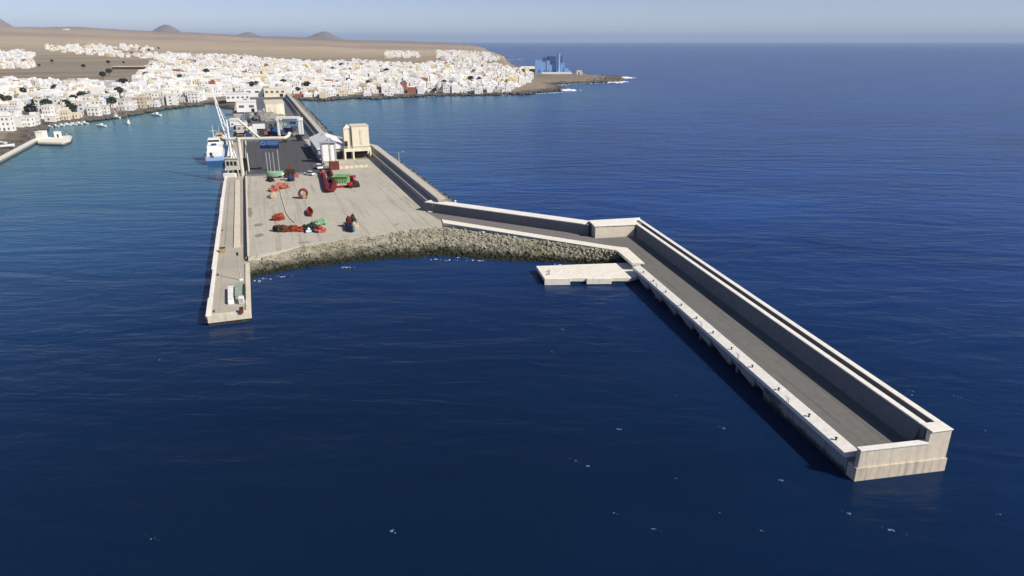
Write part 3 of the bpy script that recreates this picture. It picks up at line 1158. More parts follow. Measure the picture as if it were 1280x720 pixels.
d0 = y
d1 = y + 5
for px, r, pb in ((297.5, .85, 221), (306, .35, 205)):
    a = cl(px, 172, d0 if r > .5 else d1)
    MB().tube([(a.x, a.y, 0 if r > .5 else 1.19), a], r, 8).build('portal_leg', 'pale_steel', cr)
a = cl(283, 150, d0)
MB().tube([(a.x, a.y, 0), (a.x, a.y, a.z)], [.55, .4], 8).build('mast', 'white_paint', cr)
p0, p1 = cl(282, 174, d0), cl(356, 172.5, d0 + 3)
p2 = cl(362, 166, d0 + 6)
MB().tube([p0, p1, p1 * .5 + p2 * .5 + Vector((.4, 0, -.3)), p2], .75, 8).build('pipe_boom', 'pale_steel', cr)
t0, t1 = cl(298, 150, d0), cl(324, 172, d0 + 1.5)
MB().tube([t0, t1], .55, 6).build('strut', 'pale_steel', cr)
tt = cl(283, 168, d0)
j0, j1 = cl(294, 198, d0 - .6), cl(266.5, 118, d0 + 9)
m_ = MB()
jd = (j1 - j0)
for ox in (-.55, .55):
    m_.tube([j0 + Vector((ox, 0, 0)), j0 + jd * .5 + Vector((ox * 1.5, 0, 0)), j1 + Vector((ox * .4, 0, 0))], .24, 5)
for k in range(17):
    f, g = k / 17, (k + 1) / 17
    s_ = 1 if k % 2 else -1
    m_.tube([j0 + jd * f + Vector((.55 * s_, 0, 0)), j0 + jd * g + Vector((-.55 * s_, 0, 0))], .13, 4)
m_.build('jib', 'white_paint', cr)
m_ = MB()
m_.tube([cl(283, 150, d0), cl(268, 124, d0 + 8)], .12, 4)
m_.tube([cl(283, 150, d0), t0], .2, 4)
m_.build('tie_rod', 'pale_steel', cr)
b_ = cl(291, 203, d0)
cab = MB().box((b_.x, 1.2, 3.0), (6.0, 5.0, 5.0)).build('machinery_house', 'pale_steel', cr)
for k in range(3):
    MB().box((b_.x - 1.8 + k * 1.7, -1.33, 5.0), (1.1, .14, 1.8)).build('window', 'dark', cab)
m_ = MB().box((b_.x, 1.2, 8.01), (6.6, 5.6, .35))
m_.build('roof', 'pale_steel', cab)
for dx in (-2.4, 2.4):
    for dy in (-1.2, 3.4):
        m_ = MB().tube([(b_.x + dx, 1.2 + dy - 1.2, 0), (b_.x + dx * .9, 1.2 + dy - 1.2, 3.0)], .35, 6)
        m_.build('support_leg', 'grey_steel', cr)
MB().box((b_.x - 1.0, -2.8, 0.01), (5.4, 2.0, 1.7)).build('counterweight', 'white_conc', cr, bevel=.1)
MB().box((b_.x + .3, 8, .01), (5.0, 5, 6.5)).build('hopper', 'dark', cr)

# sign on posts
x, y = at(341, 214, Z)
sg = thing('billboard', 'blue signboard on tall grey posts standing over the dark asphalt', 'sign', (x, y, Z), QROT * .4)
zb = 10.4
MB().box((-.2, 0, zb), (8.2, .35, 3.8)).build('board', 'blue', sg)
m_ = MB()
for dx in (-2.3, -.9, .7, 2.9):
    m_.tube([(dx, .45, 0), (dx, .45, zb + (3.9 if dx > 2 else .6))], .2, 6)
m_.build('post', 'grey_steel', sg)
m_ = MB()
n_ = 14
m_.add([(-2.9 + 1.15 * math.cos(2 * PI * i / n_), -.19, zb + 2.35 + 1.05 * math.sin(2 * PI * i / n_)) for i in range(n_)] + [(-2.9 + .62 * math.cos(2 * PI * i / n_), -.19, zb + 2.35 + .55 * math.sin(2 * PI * i / n_)) for i in range(n_)],
       [(i, (i + 1) % n_, n_ + (i + 1) % n_, n_ + i) for i in range(n_)])
m_.build('emblem', 'blue_grey', sg)
m_ = MB()
for dz, x0_, x1_ in ((2.75, -1.3, 3.6), (1.85, -1.1, 3.4), (.9, .4, 3.5)):
    m_.add([(x0_, -.19, zb + dz), (x1_, -.19, zb + dz), (x1_, -.19, zb + dz + .42), (x0_, -.19, zb + dz + .42)], [(0, 1, 2, 3)])
m_.build('lettering_band', 'blue_grey', sg)

# ---- ship at the quay
x, y = Q(231, -5.6)
sh = thing('ship', 'white motor ship with dark blue stern moored along the quay beside the crane', 'ship', (x, y, 0), QROT)


def hull(m, Ln, W, z0, z1, bow=.35, flare=.25, mi=0):
    st_ = []
    K = 9
    for i in range(K):
        f = i / (K - 1)
        hw2 = W / 2 * (1 if f < 1 - bow else max(.02, 1 - ((f - (1 - bow)) / bow) ** 1.8))
        zt = z1 + (z1 * .35) * max(0, (f - .55) / .45) ** 2
        st_.append([(-hw2 * (1 - flare), f * Ln, z0), (-hw2, f * Ln + (f > .9) * .02 * Ln, zt), (hw2, f * Ln + (f > .9) * .02 * Ln, zt), (hw2 * (1 - flare), f * Ln, z0)])
    P = [p for s in st_ for p in s]
    fs = [(3, 2, 1, 0), tuple(4 * (K - 1) + i for i in range(4))]
    for i in range(K - 1):
        a, b = 4 * i, 4 * i + 4
        fs += [(a, a + 1, b + 1, b), (a + 1, a + 2, b + 2, b + 1), (a + 2, a + 3, b + 3, b + 2)]
    return m.add(P, fs, mi)


hull(MB(), 46, 8.6, -1, 2.1).build('hull', 'blue', sh)
m_ = MB()
hull(m_, 46.1, 8.7, 2.11, 3.6, flare=.02)
m_.build('bulwark', 'house pale blue', sh)
MB().box((0, 13, 3.7), (7.4, 20, 2.6)).build('deckhouse', 'white_paint', sh)
MB().box((0, 14, 6.31), (6.6, 16, 2.5)).build('upper_deckhouse', 'white_paint', sh)
br = MB().box((0, 18, 8.82), (6.2, 7, 2.6), top=.92).build('bridge', 'white_paint', sh)
MB().box((0, 14.55, 9.9), (5.4, .2, 1.0)).build('window', 'glass', br)
MB().box((0, 9.0, 6.31), (3.0, 2.6, 3.4), top=.8).build('funnel', 'navy', sh)
MB().box((-1.6, 2.93, 4.2), (1.2, .15, 1.7)).build('door', 'dark', sh)
MB().box((-4.1, 6, 4.4), (.9, 3.4, 1.4)).build('lifeboat', 'tan', sh, bevel=.3)
m_ = MB()
m_.tube([(0, 20, 11.4), (0, 20, 18)], [.2, .09], 6)
m_.tube([(-1.6, 20, 15), (1.6, 20, 15)], .08, 4)
m_.build('mast', 'white_paint', sh)
m_ = MB()
for z_ in (4.2, 4.7):
    m_.tube([(-4.1, 10, z_), (-4.1, .4, z_), (4.1, .4, z_), (4.1, 10, z_)], .05, 4)
for dx in (-4.1, -2, 0, 2, 4.1):
    m_.tube([(dx, .4, 3.6), (dx, .4, 4.7)], .05, 4)
m_.build('railing', 'pale_steel', sh)
MB().box((-1.2, 1.6, 3.61), (1.6, 1.2, .8)).build('winch', 'dark', sh)
MB().box((1.2, 21, 8.9), (3.4, 3.5, 2.2), top=.6).build('boat_cover', 'blue_grey', sh, bevel=.3)


def trawler(u_, v_, rz, label, hullm, housem, Ln=19, W=6):
    x, y = Q(u_, v_)
    t = thing('trawler', label, 'fishing boat', (x, y, 0), QROT + rz, 'fishing boats along the quay')
    hull(MB(), Ln, W, -.6, 1.6).build('hull', hullm, t)
    m = MB()
    hull(m, Ln + .1, W + .1, 1.61, 2.2, flare=.02)
    m.build('bulwark', 'white_paint', t)
    wh_ = MB().box((0, Ln * .35, 2.2), (W * .6, Ln * .28, 3.0), top=.9).build('wheelhouse', housem, t)
    MB().box((0, Ln * .35 - Ln * .125 - .1, 3.6), (W * .45, .3, .9)).build('window', 'glass', wh_)
    m = MB()
    m.tube([(0, Ln * .55, 2.2), (0, Ln * .55, 9.5)], [.18, .08], 5)
    m.tube([(0, Ln * .55, 4), (0, Ln * .2, 8)], .1, 4)
    m.build('mast', 'pale_steel', t)
    MB().heap([(0, Ln * .1, 2.2, 1.4, 1.2, .9, 0)]).build('net_pile', 'brown_red' if housem != 'tan' else 'dk_green', t)
    return t


trawler(291, -6, 0, 'ochre and dark green trawler moored ahead of the white ship', 'dk_green', 'ochre')
trawler(318, -6, 0, 'white trawler with tan wheelhouse, moored farthest along the quay', 'white_paint', 'tan', 24, 7)

# ---- vehicles, hoist, containers beyond the asphalt
def box_truck(px, py, rz, label, boxm='white_paint', Ln=9.5):
    x, y = at(px, py, Z)
    t = thing('box_truck', label, 'truck', (x, y, Z), rz)
    MB().box((0, 0, 1.15), (2.6, Ln * .7, 3.1)).build('cargo_box', boxm, t, bevel=.08)
    cb_ = MB().box((0, Ln * .35 + 1.15, .6), (2.5, 2.1, 2.3), top=.9).build('cab', 'white_paint', t, bevel=.12)
    MB().box((0, Ln * .35 + 2.13, 1.7), (2.1, .12, .9)).build('windscreen', 'glass', cb_)
    MB().box((0, .6, .6), (1.6, Ln, .5)).build('chassis', 'dark', t)
    for sx_ in (-1.1, 1.1):
        for yy in (-Ln * .22, Ln * .42):
            m = MB()
            m.tube([(sx_ - .18, yy, .55), (sx_ + .18, yy, .55)], .55, 10)
            m.build('wheel', 'rubber', t)
    return t


box_truck(324, 163, QROT + PI / 2 - .1, 'white box truck parked beyond the horizontal crane boom, left of the red container', Ln=11)

contg = 'shipping containers beside the travel hoist'


def container(px, py, rz, m, label, z=Z, s=(6.1, 2.5, 2.6), dx=0):
    x, y = at(px, py, Z)
    t = thing('shipping_container', label, 'container', (x + dx, y, z), rz, contg)
    MB().box((0, 0, .1), s).build('body', m, t)
    mm = MB()
    for k in range(int(s[0] / .5)):
        mm.box((-s[0] / 2 + .35 + k * .5, -s[1] / 2 - .03, .25), (.2, .08, s[2] - .3))
    mm.build('ribbing', m, t)
    MB().box((s[0] / 2 + .03, 0, .2), (.08, s[1] * .92, s[2] * .92)).build('door', m, t)
    return t


container(337.5, 170, QROT + PI / 2, 'dark_red', 'dark red container standing end-on next to the white box truck')
container(345, 170, QROT + .05, 'navy', 'navy blue container at the bottom of the stack of two', dx=0)
container(345, 170, QROT + .02, 'blue', 'blue container on top of the stack of two', z=Z + 2.72)
container(352, 166, QROT - .1, 'blue_grey', 'faded blue-grey container half inside the white travel hoist', dx=1)

x, y = at(362.5, 172, Z)
tl = thing('travel_hoist', 'big white portal boat hoist with blue cabin spanning the quay by the harbour wall', 'boat hoist', (x, y, Z), .06)
for sx_ in (-6.4, 6.4):
    for yy in (0, 7):
        MB().box((sx_, yy, 1.0), (1.3, 1.3, 10.4)).build('leg', 'white_paint', tl, bevel=.15)
    MB().box((sx_, 3.5, 10.2), (1.5, 9.0, 1.3)).build('side_beam', 'white_paint', tl)
    for yy in (-.3, 7.3):
        m_ = MB()
        m_.tube([(sx_ - .4, yy, .8), (sx_ + .4, yy, .8)], .8, 10)
        m_.build('wheel', 'rubber', tl)
MB().box((0, 0, 11.4), (14.2, 1.5, 1.5)).build('cross_beam', 'white_paint', tl, bevel=.15)
c_ = MB().box((3.2, -.2, 7.0), (4.4, 3.0, 4.0)).build('cabin', 'blue_grey', tl, bevel=.15)
MB().box((3.2, -1.75, 8.6), (3.4, .12, 1.4)).build('window', 'glass', c_)
for yy in (0.6, 6.0):
    MB().tube([(-5.6, yy, 10.4), (-3.4, yy, 4.0), (0, yy, 2.6), (2.6, yy, 4.2), (5.4, yy, 10.4)], .2, 5).build('sling', 'dark', tl)
x, y = at(361, 171, Z)
bt = thing('hoisted_boat', 'dark blue motor boat hanging in the slings of the white travel hoist', 'boat', (x, y + 2.5, Z + 1.9), .06 + PI)
bt.location = (x - 1.5, y + 8.0, Z + 2.6)
hull(MB(), 11, 4.6, 0, 2.6).build('hull', 'navy', bt)
MB().box((0, 4.2, 2.6), (2.8, 3.6, 1.7), top=.8).build('wheelhouse', 'blue_grey', bt)

# cream round-cornered harbour building
x, y = at(345.5, 148.5, Z)
cbd = thing('harbour_building', 'cream harbour building with one rounded corner beside the sea wall', 'building', (x, y, Z), QROT)
pts = [(-7, -1), (-7, 38), (7, 38), (7, 6)] + [(1 + 6 * math.cos(a), 5 + 6 * math.sin(a)) for a in [-.15, -.5, -.85, -1.2, -1.5]]
MB().prism(pts, 0, 11).build('wall', 'cream_paint', cbd)
MB().prism([(p[0] * 1.04, p[1] * 1.01) for p in pts], 11.01, 11.7).build('roof', 'cream_conc', cbd)
for k in range(4):
    MB().box((-7.03, 5 + k * 8.5, 5.5), (.12, 2.4, 2.2)).build('window', 'win', cbd)
for k in range(2):
    MB().box((-4.5 + k * 4.2, -1.03, 2.0), (1.3, .12, 6.5)).build('window', 'cream_conc', cbd)


def hall(px, py, w_, l_, h_, label, wm, rz=QROT, cat='building', nw=4, pitch=0):
    x, y = at(px, py, Z)
    t = thing('harbour_shed', label, cat, (x, y, Z), rz, 'sheds and offices on the quay')
    MB().box((0, l_ / 2, 0), (w_, l_, h_)).build('wall', wm, t)
    m = MB()
    m.box((0, l_ / 2, h_ + .01), (w_ + .5, l_ + .5, .5), top=1 if not pitch else pitch)
    m.build('roof', 'white_paint', t)
    for k in range(nw):
        MB().box((-w_ / 2 + (k + .5) * w_ / nw, -.04, h_ * .45), (w_ / nw * .5, .14, h_ * .25)).build('window', 'win', t)
    MB().box((w_ * .3, -.05, 0), (w_ * .16, .14, h_ * .34)).build('door', 'dark', t)
    return t


hall(309, 140, 16, 22, 8, 'white harbour office with wide dark window at the root of the quay', 'white_paint', nw=2)
hall(298, 127, 22, 24, 7, 'broad white shed at the far end of the quay, nearest the town', 'white_paint', nw=5)
hall(322, 121, 26, 20, 9, 'white shed with dark doorways just behind the harbour office', 'house chalk white', nw=3)
hall(344, 121, 22, 22, 9, 'pale cream shed at the quay root next to the sea wall', 'house cream', nw=4)
hall(294, 160, 6, 18, 4.5, 'small white hut on the quay edge behind the crane', 'white_paint', nw=2)
hall(303, 166, 7, 12, 5, 'small pale grey hut right of the crane mast beyond the boom', 'house pale grey', nw=2)

# gravel heap and crates
x, y = at(334, 150, Z)
g_ = MB().heap([(0, 0, 0, 9, 11, 6, 0), (-6, 8, 0, 7, 8, 4.5, 0), (4, 12, 0, 6, 7, 5, 0)], lump=.2).build('gravel_heap', 'gravel', loc=(x, y, Z))
tag(g_, 'grey heap of gravel beside the cream harbour building', 'gravel heap')
for i, (px, py, m, s, lab) in enumerate([(287, 178, 'white_paint', 3.2, 'white crate on the quay lane just behind the crane cab'), (292, 168, 'dark', 3.6, 'black crate between the crane mast and the small white hut'), (300, 175, 'dk_brown', 3.4, 'dark brown crate beside the thick crane leg'),
                                         (312, 172, 'navy', 3.0, 'navy crate below the pale diagonal crane strut'), (327, 169, 'dk_brown', 3.2, 'brown crate below the white box truck'), (318, 171, 'grey_steel', 3.0, 'grey steel crate under the horizontal boom')]):
    x, y = at(px, py, Z)
    t = thing('crate', lab, 'crate', (x, y, Z if px > 299 else 2.41), QROT + random.uniform(-.3, .3), 'crates and gear around the crane')
    MB().box((0, 0, .15), (s, s * .8, s * .75)).build('body', m, t)
    mm = MB()
    for dz in (.1, s * .4, s * .78):
        mm.box((0, 0, dz), (s + .12, s * .8 + .12, .14))
    mm.build('batten', m, t)


# stacked gear, pallets and drums between the crane, the hoist and the harbour office
def stack(px, py, m, label, n_, s_):
    x, y = at(px, py, Z)
    t = thing('cargo_stack', label, 'stacked cargo', (x, y, Z), QROT + random.uniform(-.4, .4), 'stacked cargo on the far quay')
    MB().box((0, 0, 0), (s_ * 1.25, s_ * 1.05, .25)).build('pallet', 'dk_brown', t)
    for k in range(n_):
        MB().box((random.uniform(-.15, .15) * s_, random.uniform(-.1, .1) * s_, .26 + k * (s_ * .55 + .02)), (s_, s_ * .85, s_ * .55), random.uniform(-.1, .1)).build('box', m, t, bevel=.06)
    return t


CL = [(289, 166, 'grey_steel', 'grey'), (296, 160, 'black_blue', 'blue-black'), (300, 157, 'white_paint', 'white'), (306, 158, 'tan', 'tan'), (304, 150, 'blue_grey', 'faded blue'), (311, 154, 'dk_green', 'dark green'),
      (315, 148, 'pale_steel', 'cream'), (322, 147, 'navy', 'navy'), (328, 158, 'rust', 'rusty'), (331, 164, 'red', 'red'), (339, 160, 'dk_brown', 'dark brown'), (346, 158, 'black_blue', 'black'), (356, 160, 'green', 'pale green'),
      (366, 163, 'rust', 'rust-brown'), (369, 170, 'grey_shed', 'steel grey'), (318, 170, 'white_paint', 'chalk white'), (308, 167, 'black_blue', 'dark blue'), (288, 172, 'blue_grey', 'washed-out blue'), (293, 152, 'ochre', 'ochre'), (325, 141, 'grey_steel', 'dull grey'), (331, 140, 'white_paint', 'bright white'), (356, 178, 'dk_brown', 'nearly black'), (374, 176, 'dark', 'black tarred')]
WHERE = ['beside the crane mast', 'behind the white hut', 'behind the white hut', 'left of the box truck', 'in front of the harbour office', 'left of the gravel heap', 'in front of the harbour office', 'left of the gravel heap', 'right of the box truck', 'next to the dark red container', 'behind the blue containers',
         'behind the blue containers', 'under the white travel hoist', 'under the white travel hoist', 'at the right foot of the white travel hoist', 'below the horizontal boom', 'below the crane strut', 'on the quay edge by the ship', 'on the quay edge by the ship', 'behind the gravel heap', 'behind the gravel heap', 'on the asphalt before the hoist', 'against the harbour wall before the hoist']
for (px, py, m, cn), wr in zip(CL, WHERE):
    stack(px, py, m, 'stack of %s boxes %s' % (cn, wr), random.choice([1, 2, 2, 3]), random.uniform(2.0, 3.6))

# ---- cars
def car_parts(t, paint):
    m = MB()
    m.box((0, 0, .35), (1.75, 4.2, .55), top=.97)
    m.build('body', paint, t, bevel=.12)
    c_ = MB().box((0, -.2, .9), (1.6, 2.4, .6), top=.78).build('cabin', 'glass', t)
    MB().box((0, -.2, 1.5), (1.22, 1.85, .06)).build('roof', paint, c_)
    for sx_ in (-.8, .8):
        for yy in (-1.3, 1.3):
            MB().tube([(sx_ - .1, yy, .33), (sx_ + .1, yy, .33)], .33, 10).build('wheel', 'rubber', t)


for px, py, rz, sc_, lab in ((382.5, 184, QROT, 1.15, 'white car parked at the foot of the warehouse side wall, farthest up the asphalt'),
                             (398.5, 211, .5, 1.5, 'white van-sized car standing left of the white tank, at the corner of the asphalt'),
                             (387, 219, 1.1, 1.2, 'white car at the edge of asphalt and pale apron, behind the round brown coil'),):
    x, y = at(px, py, Z)
    t = thing('parked_car', lab, 'car', (x, y, Z), rz, 'white cars on the apron')
    car_parts(t, 'white_paint')
    t.scale = (sc_, sc_, sc_)

# ------------------------------------------------------------------ fishing gear and machines on the apron
def net_heap(name, px, py, blobs, mat, label, cat='net heap', rz=0.0, extra=None):
    x, y = at(px, py, 3.6)
    t = thing(name, label, cat, (x, y, 3.6), rz, 'fishing gear on the apron')
    MB().heap(blobs).build('net', mat, t)
    return t


def boat_hull(m, Ln, W, Hh, mi=0):
    """open rowing hull, keel up when flipped"""
    K = 9
    P, fs = [], []
    prof = [(-1, 1), (-.92, .45), (-.55, .1), (0, 0), (.55, .1), (.92, .45), (1, 1)]
    for i in range(K):
        f = i / (K - 1)
        wv = W / 2 * max(.04, math.sin(PI * min(1, .16 + f * .84)) ** .7)
        for a, h in prof:
            P.append((a * wv, (f - .5) * Ln, Hh * (h + .35 * (f ** 3) * h)))
    n_ = len(prof)
    for i in range(K - 1):
        for j in range(n_ - 1):
            a = i * n_ + j
            fs.append((a, a + 1, a + n_ + 1, a + n_))
    fs += [tuple(range(n_ - 1, -1, -1)), tuple(range((K - 1) * n_, K * n_))]
    return m.add(P, fs, mi)


# green upturned skiff on trestles
x, y = at(344, 222, 3.6)
t = thing('upturned_skiff', 'pale green skiff lying keel up at the dark edge of the asphalt', 'boat', (x, y, 3.6), PI / 2 + .05)
m_ = boat_hull(MB(), 7.2, 3.0, 2.0)
m_.v = [(p[0], p[1], 3.0 - p[2]) for p in m_.v]
m_.f = [f[::-1] for f in m_.f]
m_.build('hull', 'green', t, smooth=True)
m_ = MB()
for yy in (-2, 2):
    for sx_ in (-1.1, 1.1):
        m_.tube([(sx_ * 1.1, yy, 0), (sx_ * .7, yy, 1.15)], .12, 4)
    m_.tube([(-1.2, yy, 1.1), (1.2, yy, 1.1)], .12, 4)
m_.build('trestle', 'dk_brown', t)

# blue forklift with heaps on pallet
x, y = at(364, 226, 3.6)
t = thing('forklift', 'dark blue forklift truck with a load of brown crates next to the green skiff', 'forklift', (x, y, 3.6), .5)
MB().box((0, 0, .5), (2.2, 3.0, 1.5), top=.92).build('body', 'navy', t, bevel=.12)
MB().box((0, -1.7, .5), (2.1, .7, 1.4)).build('counterweight', 'black_blue', t, bevel=.12)
m_ = MB()
for sx_ in (-.95, .95):
    for yy in (-.9, .9):
        m_.tube([(sx_, yy, 2.0), (sx_ * .9, yy * .8, 3.9)], .1, 4)
m_.box((0, 0, 3.9), (2.1, 2.0, .14))
m_.build('cage', 'black_blue', t)
m_ = MB()
for sx_ in (-.6, .6):
    m_.box((sx_, 1.7, .3), (.2, .25, 4.6))
    m_.box((sx_, 2.6, .3), (.2, 1.7, .12))
m_.build('mast', 'dark', t)
for sx_ in (-1.05, 1.05):
    for yy in (-1.0, 1.1):
        MB().tube([(sx_ - .2, yy, .55), (sx_ + .2, yy, .55)], .55, 10).build('wheel', 'rubber', t)
x, y = at(360.5, 224, 3.6)
t = thing('stacked_crates', 'brown and pinkish fish crates piled behind the dark blue forklift', 'crates', (x, y + 4, 3.6), .2)
for i, (dx, dy, dz, m) in enumerate(((-2, 0, 0, 'dk_brown'), (.2, .3, 0, 'rust'), (2.3, 0, 0, 'pink'), (-1.2, 0, 1.8, 'dk_brown'), (1.0, .2, 1.8, 'dk_brown'), (0, 0, 3.6, 'rust'))):
    MB().box((dx, dy, dz), (1.9, 1.9, 1.7)).build('crate', m, t, bevel=.06)
x, y = at(354.5, 222, 3.6)
t = thing('water_drum', 'white drum standing between the green skiff and the dark blue forklift', 'drum', (x, y, 3.6))
MB().lathe((0, 0, 0), [(.9, 0), (1.0, .1), (1.0, 1.0), (1.06, 1.05), (1.0, 1.1), (1.0, 2.1), (.9, 2.2)], 14).build('barrel', 'white_paint', t, smooth=True)
MB().lathe((0, 0, 2.2), [(.85, 0), (.85, .06), (.25, .07), (.25, .15)], 14).build('lid', 'grey_steel', t)

net_heap('net_heap', 345, 238, [(0, 3.5, .4, 2.0, 3.4, 1.6, -.25), (-.6, -.5, .3, 1.8, 2.6, 1.3, .1), (1.8, 5.5, .4, 1.6, 2, 1.3, .8)], 'pink', 'long faded pink net heap trailing forward from the green skiff')
net_heap('net_heap', 340.5, 246, [(0, 0, .3, 1.3, 3.0, 1.3, .2)], 'tan', 'tan canvas bundle at the near end of the faded pink net heap', 'bundle')
net_heap('net_heap', 338.5, 226, [(0, 0, .3, 1.2, 3.2, 1.5, .5)], 'dk_brown', 'dark brown net roll beside the left end of the green skiff')
# round coil
x, y = at(379.5, 248, 3.6)
t = thing('hose_coil', 'big round rust-brown coil standing on edge in the middle of the apron', 'coil', (x, y, 3.6), .15)
m_ = MB()
for k in range(3):
    m_.tube([(1.45 * math.cos(a), (k - 1) * .55 + .1 * math.sin(3 * a), 1.95 + 1.55 * math.sin(a)) for a in [2 * PI * i / 20 for i in range(20)]], .42, 6, closed=True)
m_.build('coil', 'brown_red', t, smooth=True)
MB().heap([(.5, -.5, .9, .8, .6, 1.5, 0)]).build('canvas', 'tan', t)
MB().box((0, 0, 0), (2.6, 1.9, .35)).build('pallet', 'dk_brown', t)
# lump with strap
net_heap('net_heap', 347.5, 275, [(0, 0, .5, 1.7, 1.6, 1.7, 0), (.9, .7, .8, 1.0, .9, 1.2, 0)], 'orange', 'rounded orange-brown net lump lying alone behind the long gear row')
# row of gear
net_heap('net_heap', 350, 289, [(0, 0, .5, 1.9, 1.5, 1.6, 0), (-1.0, .4, .4, 1.0, 1.2, 1.2, 0)], 'dk_brown', 'blackish brown net mound at the left end of the gear row')
net_heap('net_heap', 361, 289, [(-.8, 0, .4, 1.6, 1.3, 1.3, 0), (.8, .1, .4, 1.6, 1.2, 1.2, 0)], 'brown_red', 'rust-brown net mound in the gear row, between the black and the bright red ones')
net_heap('net_heap', 373, 289, [(-.6, 0, .4, 1.5, 1.1, 1.3, 0), (1.0, 0, .4, 1.4, 1.1, 1.1, 0)], 'orange', 'bright orange-red net mound in the middle of the gear row')
net_heap('net_heap', 384, 289, [(0, 0, .5, 1.2, 1.2, 1.5, 0), (1.2, 1.0, .6, 1.6, 1.3, 1.7, 0)], 'dk_green', 'dark green net mound in the gear row behind the small pale floats')
net_heap('net_heap', 397, 281, [(0, 0, .4, 2.2, 1.8, 1.3, 0), (1.6, .6, .4, 1.3, 1.3, 1.5, 0)], 'green', 'pale green net mound at the right end of the gear row')
net_heap('net_heap', 400, 290, [(0, 0, .4, 1.7, 1.2, 1.3, 0)], 'pink', 'pinkish net mound at the front right end of the gear row')
x, y = at(386.5, 291, 3.6)
t = thing('float_bundle', 'small bundle of pale blue-white floats in front of the dark green net mound', 'floats', (x, y, 3.6))
for dx, dz, r in ((-.5, .5, .5), (.4, .5, .52), (0, 1.25, .48), (.1, .45, .4)):
    MB().lathe((dx, -.3 * (dz < .6) + random.uniform(-.3, .3), dz - r), [(r * math.sin(PI * i / 8) + .01, r - r * math.cos(PI * i / 8)) for i in range(9)], 10).build('float', 'house pale blue' if dx == .4 else 'white_paint', t, smooth=True)
x, y = at(400, 289.5, 3.6)
t = thing('buoy', 'round red buoy resting on the pinkish net mound', 'buoy', (x + .2, y - 1.0, 4.3))
MB().lathe((0, 0, 0), [(.85 * math.sin(PI * i / 10) + .02, .85 - .85 * math.cos(PI * i / 10)) for i in range(11)], 14).build('float', 'red', t, smooth=True)
MB().lathe((0, 0, 1.65), [(.2, 0), (.2, .25), (.1, .3)], 8).build('eye', 'dark', t)
# red rowing boat
x, y = at(387.5, 267, 3.6)
t = thing('rowing_boat', 'narrow red rowing boat lying tilted on the apron behind the gear row', 'boat', (x, y, 3.6), .32)
boat_hull(MB(), 9.5, 2.0, 1.1).build('hull', 'red', t, smooth=True)
m_ = MB()
for yy in (-2.2, 0, 2.2):
    m_.box((0, yy, .7), (1.6, .35, .1))
m_.build('thwart', 'brown_red', t)
m_ = MB()
K = 13
for sgn in (-1, 1):
    m_.tube([(sgn * max(.04, math.sin(PI * min(1, .16 + f * .84)) ** .7), (f - .5) * 9.5, 1.1 * (1 + .35 * f ** 3)) for f in [i / (K - 1) for i in range(K)]], .09, 5)
m_.build('gunwale', 'dark_red', t)
# dark red boom loop
x, y = at(411, 240, 3.6)
t = thing('boom_loop', 'dark red U-shaped loop of rolled netting beside the green skip', 'net roll', (x, y, 3.6))
pp = [at(px, py, 3.6) for px, py in ((402, 216), (404, 222), (406, 229), (408, 236), (411, 241), (415, 240), (418, 235), (418, 229), (415, 222), (412, 215))]
m_ = MB().tube([(p[0] - x, p[1] - y, .9 + .15 * math.sin(i * 2)) for i, p in enumerate(pp)], [.8, 1.0, 1.1, 1.2, 1.2, 1.15, 1.2, 1.1, .95, .8], 9)
m_.v = [tuple(Vector(p) + Vector((1, 1, .6)) * .3 * mnoise.noise(Vector(p) * .9)) for p in m_.v]
m_.build('roll', 'dark_red', t, smooth=True)
MB().heap([(p[0] - x, p[1] - y, .7, 1.5, 3, 1.0, 0) for p in (at(404.5, 217, 3.6), at(413, 226, 3.6))]).build('net', 'dk_brown', t)
MB().heap([(at(406, 219, 3.6)[0] - x, at(406, 219, 3.6)[1] - y - 3, 1.0, 1.2, 1.6, 1.4, 0)]).build('float_cover', 'pink', t)
# green skip
x, y = at(425.5, 228.5, 3.6)
t = thing('open_skip', 'long pale green skip with a lighter lower band, in front of the rusty container', 'skip', (x, y, 3.6), .03)
m_ = MB()
m_.add([(-2.9, -1.5, 0), (2.9, -1.5, 0), (2.9, 5.5, 0), (-2.9, 5.5, 0), (-3.4, -1.8, 2.6), (3.4, -1.8, 2.6), (3.4, 6, 2.6), (-3.4, 6, 2.6), (-3.2, -1.6, 2.6), (3.2, -1.6, 2.6), (3.2, 5.8, 2.6), (-3.2, 5.8, 2.6), (-3.1, -1.5, 1.9), (3.1, -1.5, 1.9), (3.1, 5.7, 1.9), (-3.1, 5.7, 1.9)],
       [(3, 2, 1, 0), (0, 1, 5, 4), (1, 2, 6, 5), (2, 3, 7, 6), (3, 0, 4, 7), (4, 5, 9, 8), (5, 6, 10, 9), (6, 7, 11, 10), (7, 4, 8, 11), (8, 9, 13, 12), (9, 10, 14, 13), (10, 11, 15, 14), (11, 8, 12, 15), (12, 13, 14, 15)])
m_.build('body', 'skip_green', t)
m_ = MB()
for k in range(6):
    m_.box((-2.7 + k * 1.08, -1.72, .2), (.16, .22, 2.3))
m_.build('stiffener', 'green', t)
MB().box((0, -1.95, 2.5), (7.0, .25, .3)).build('rim', 'rust', t)
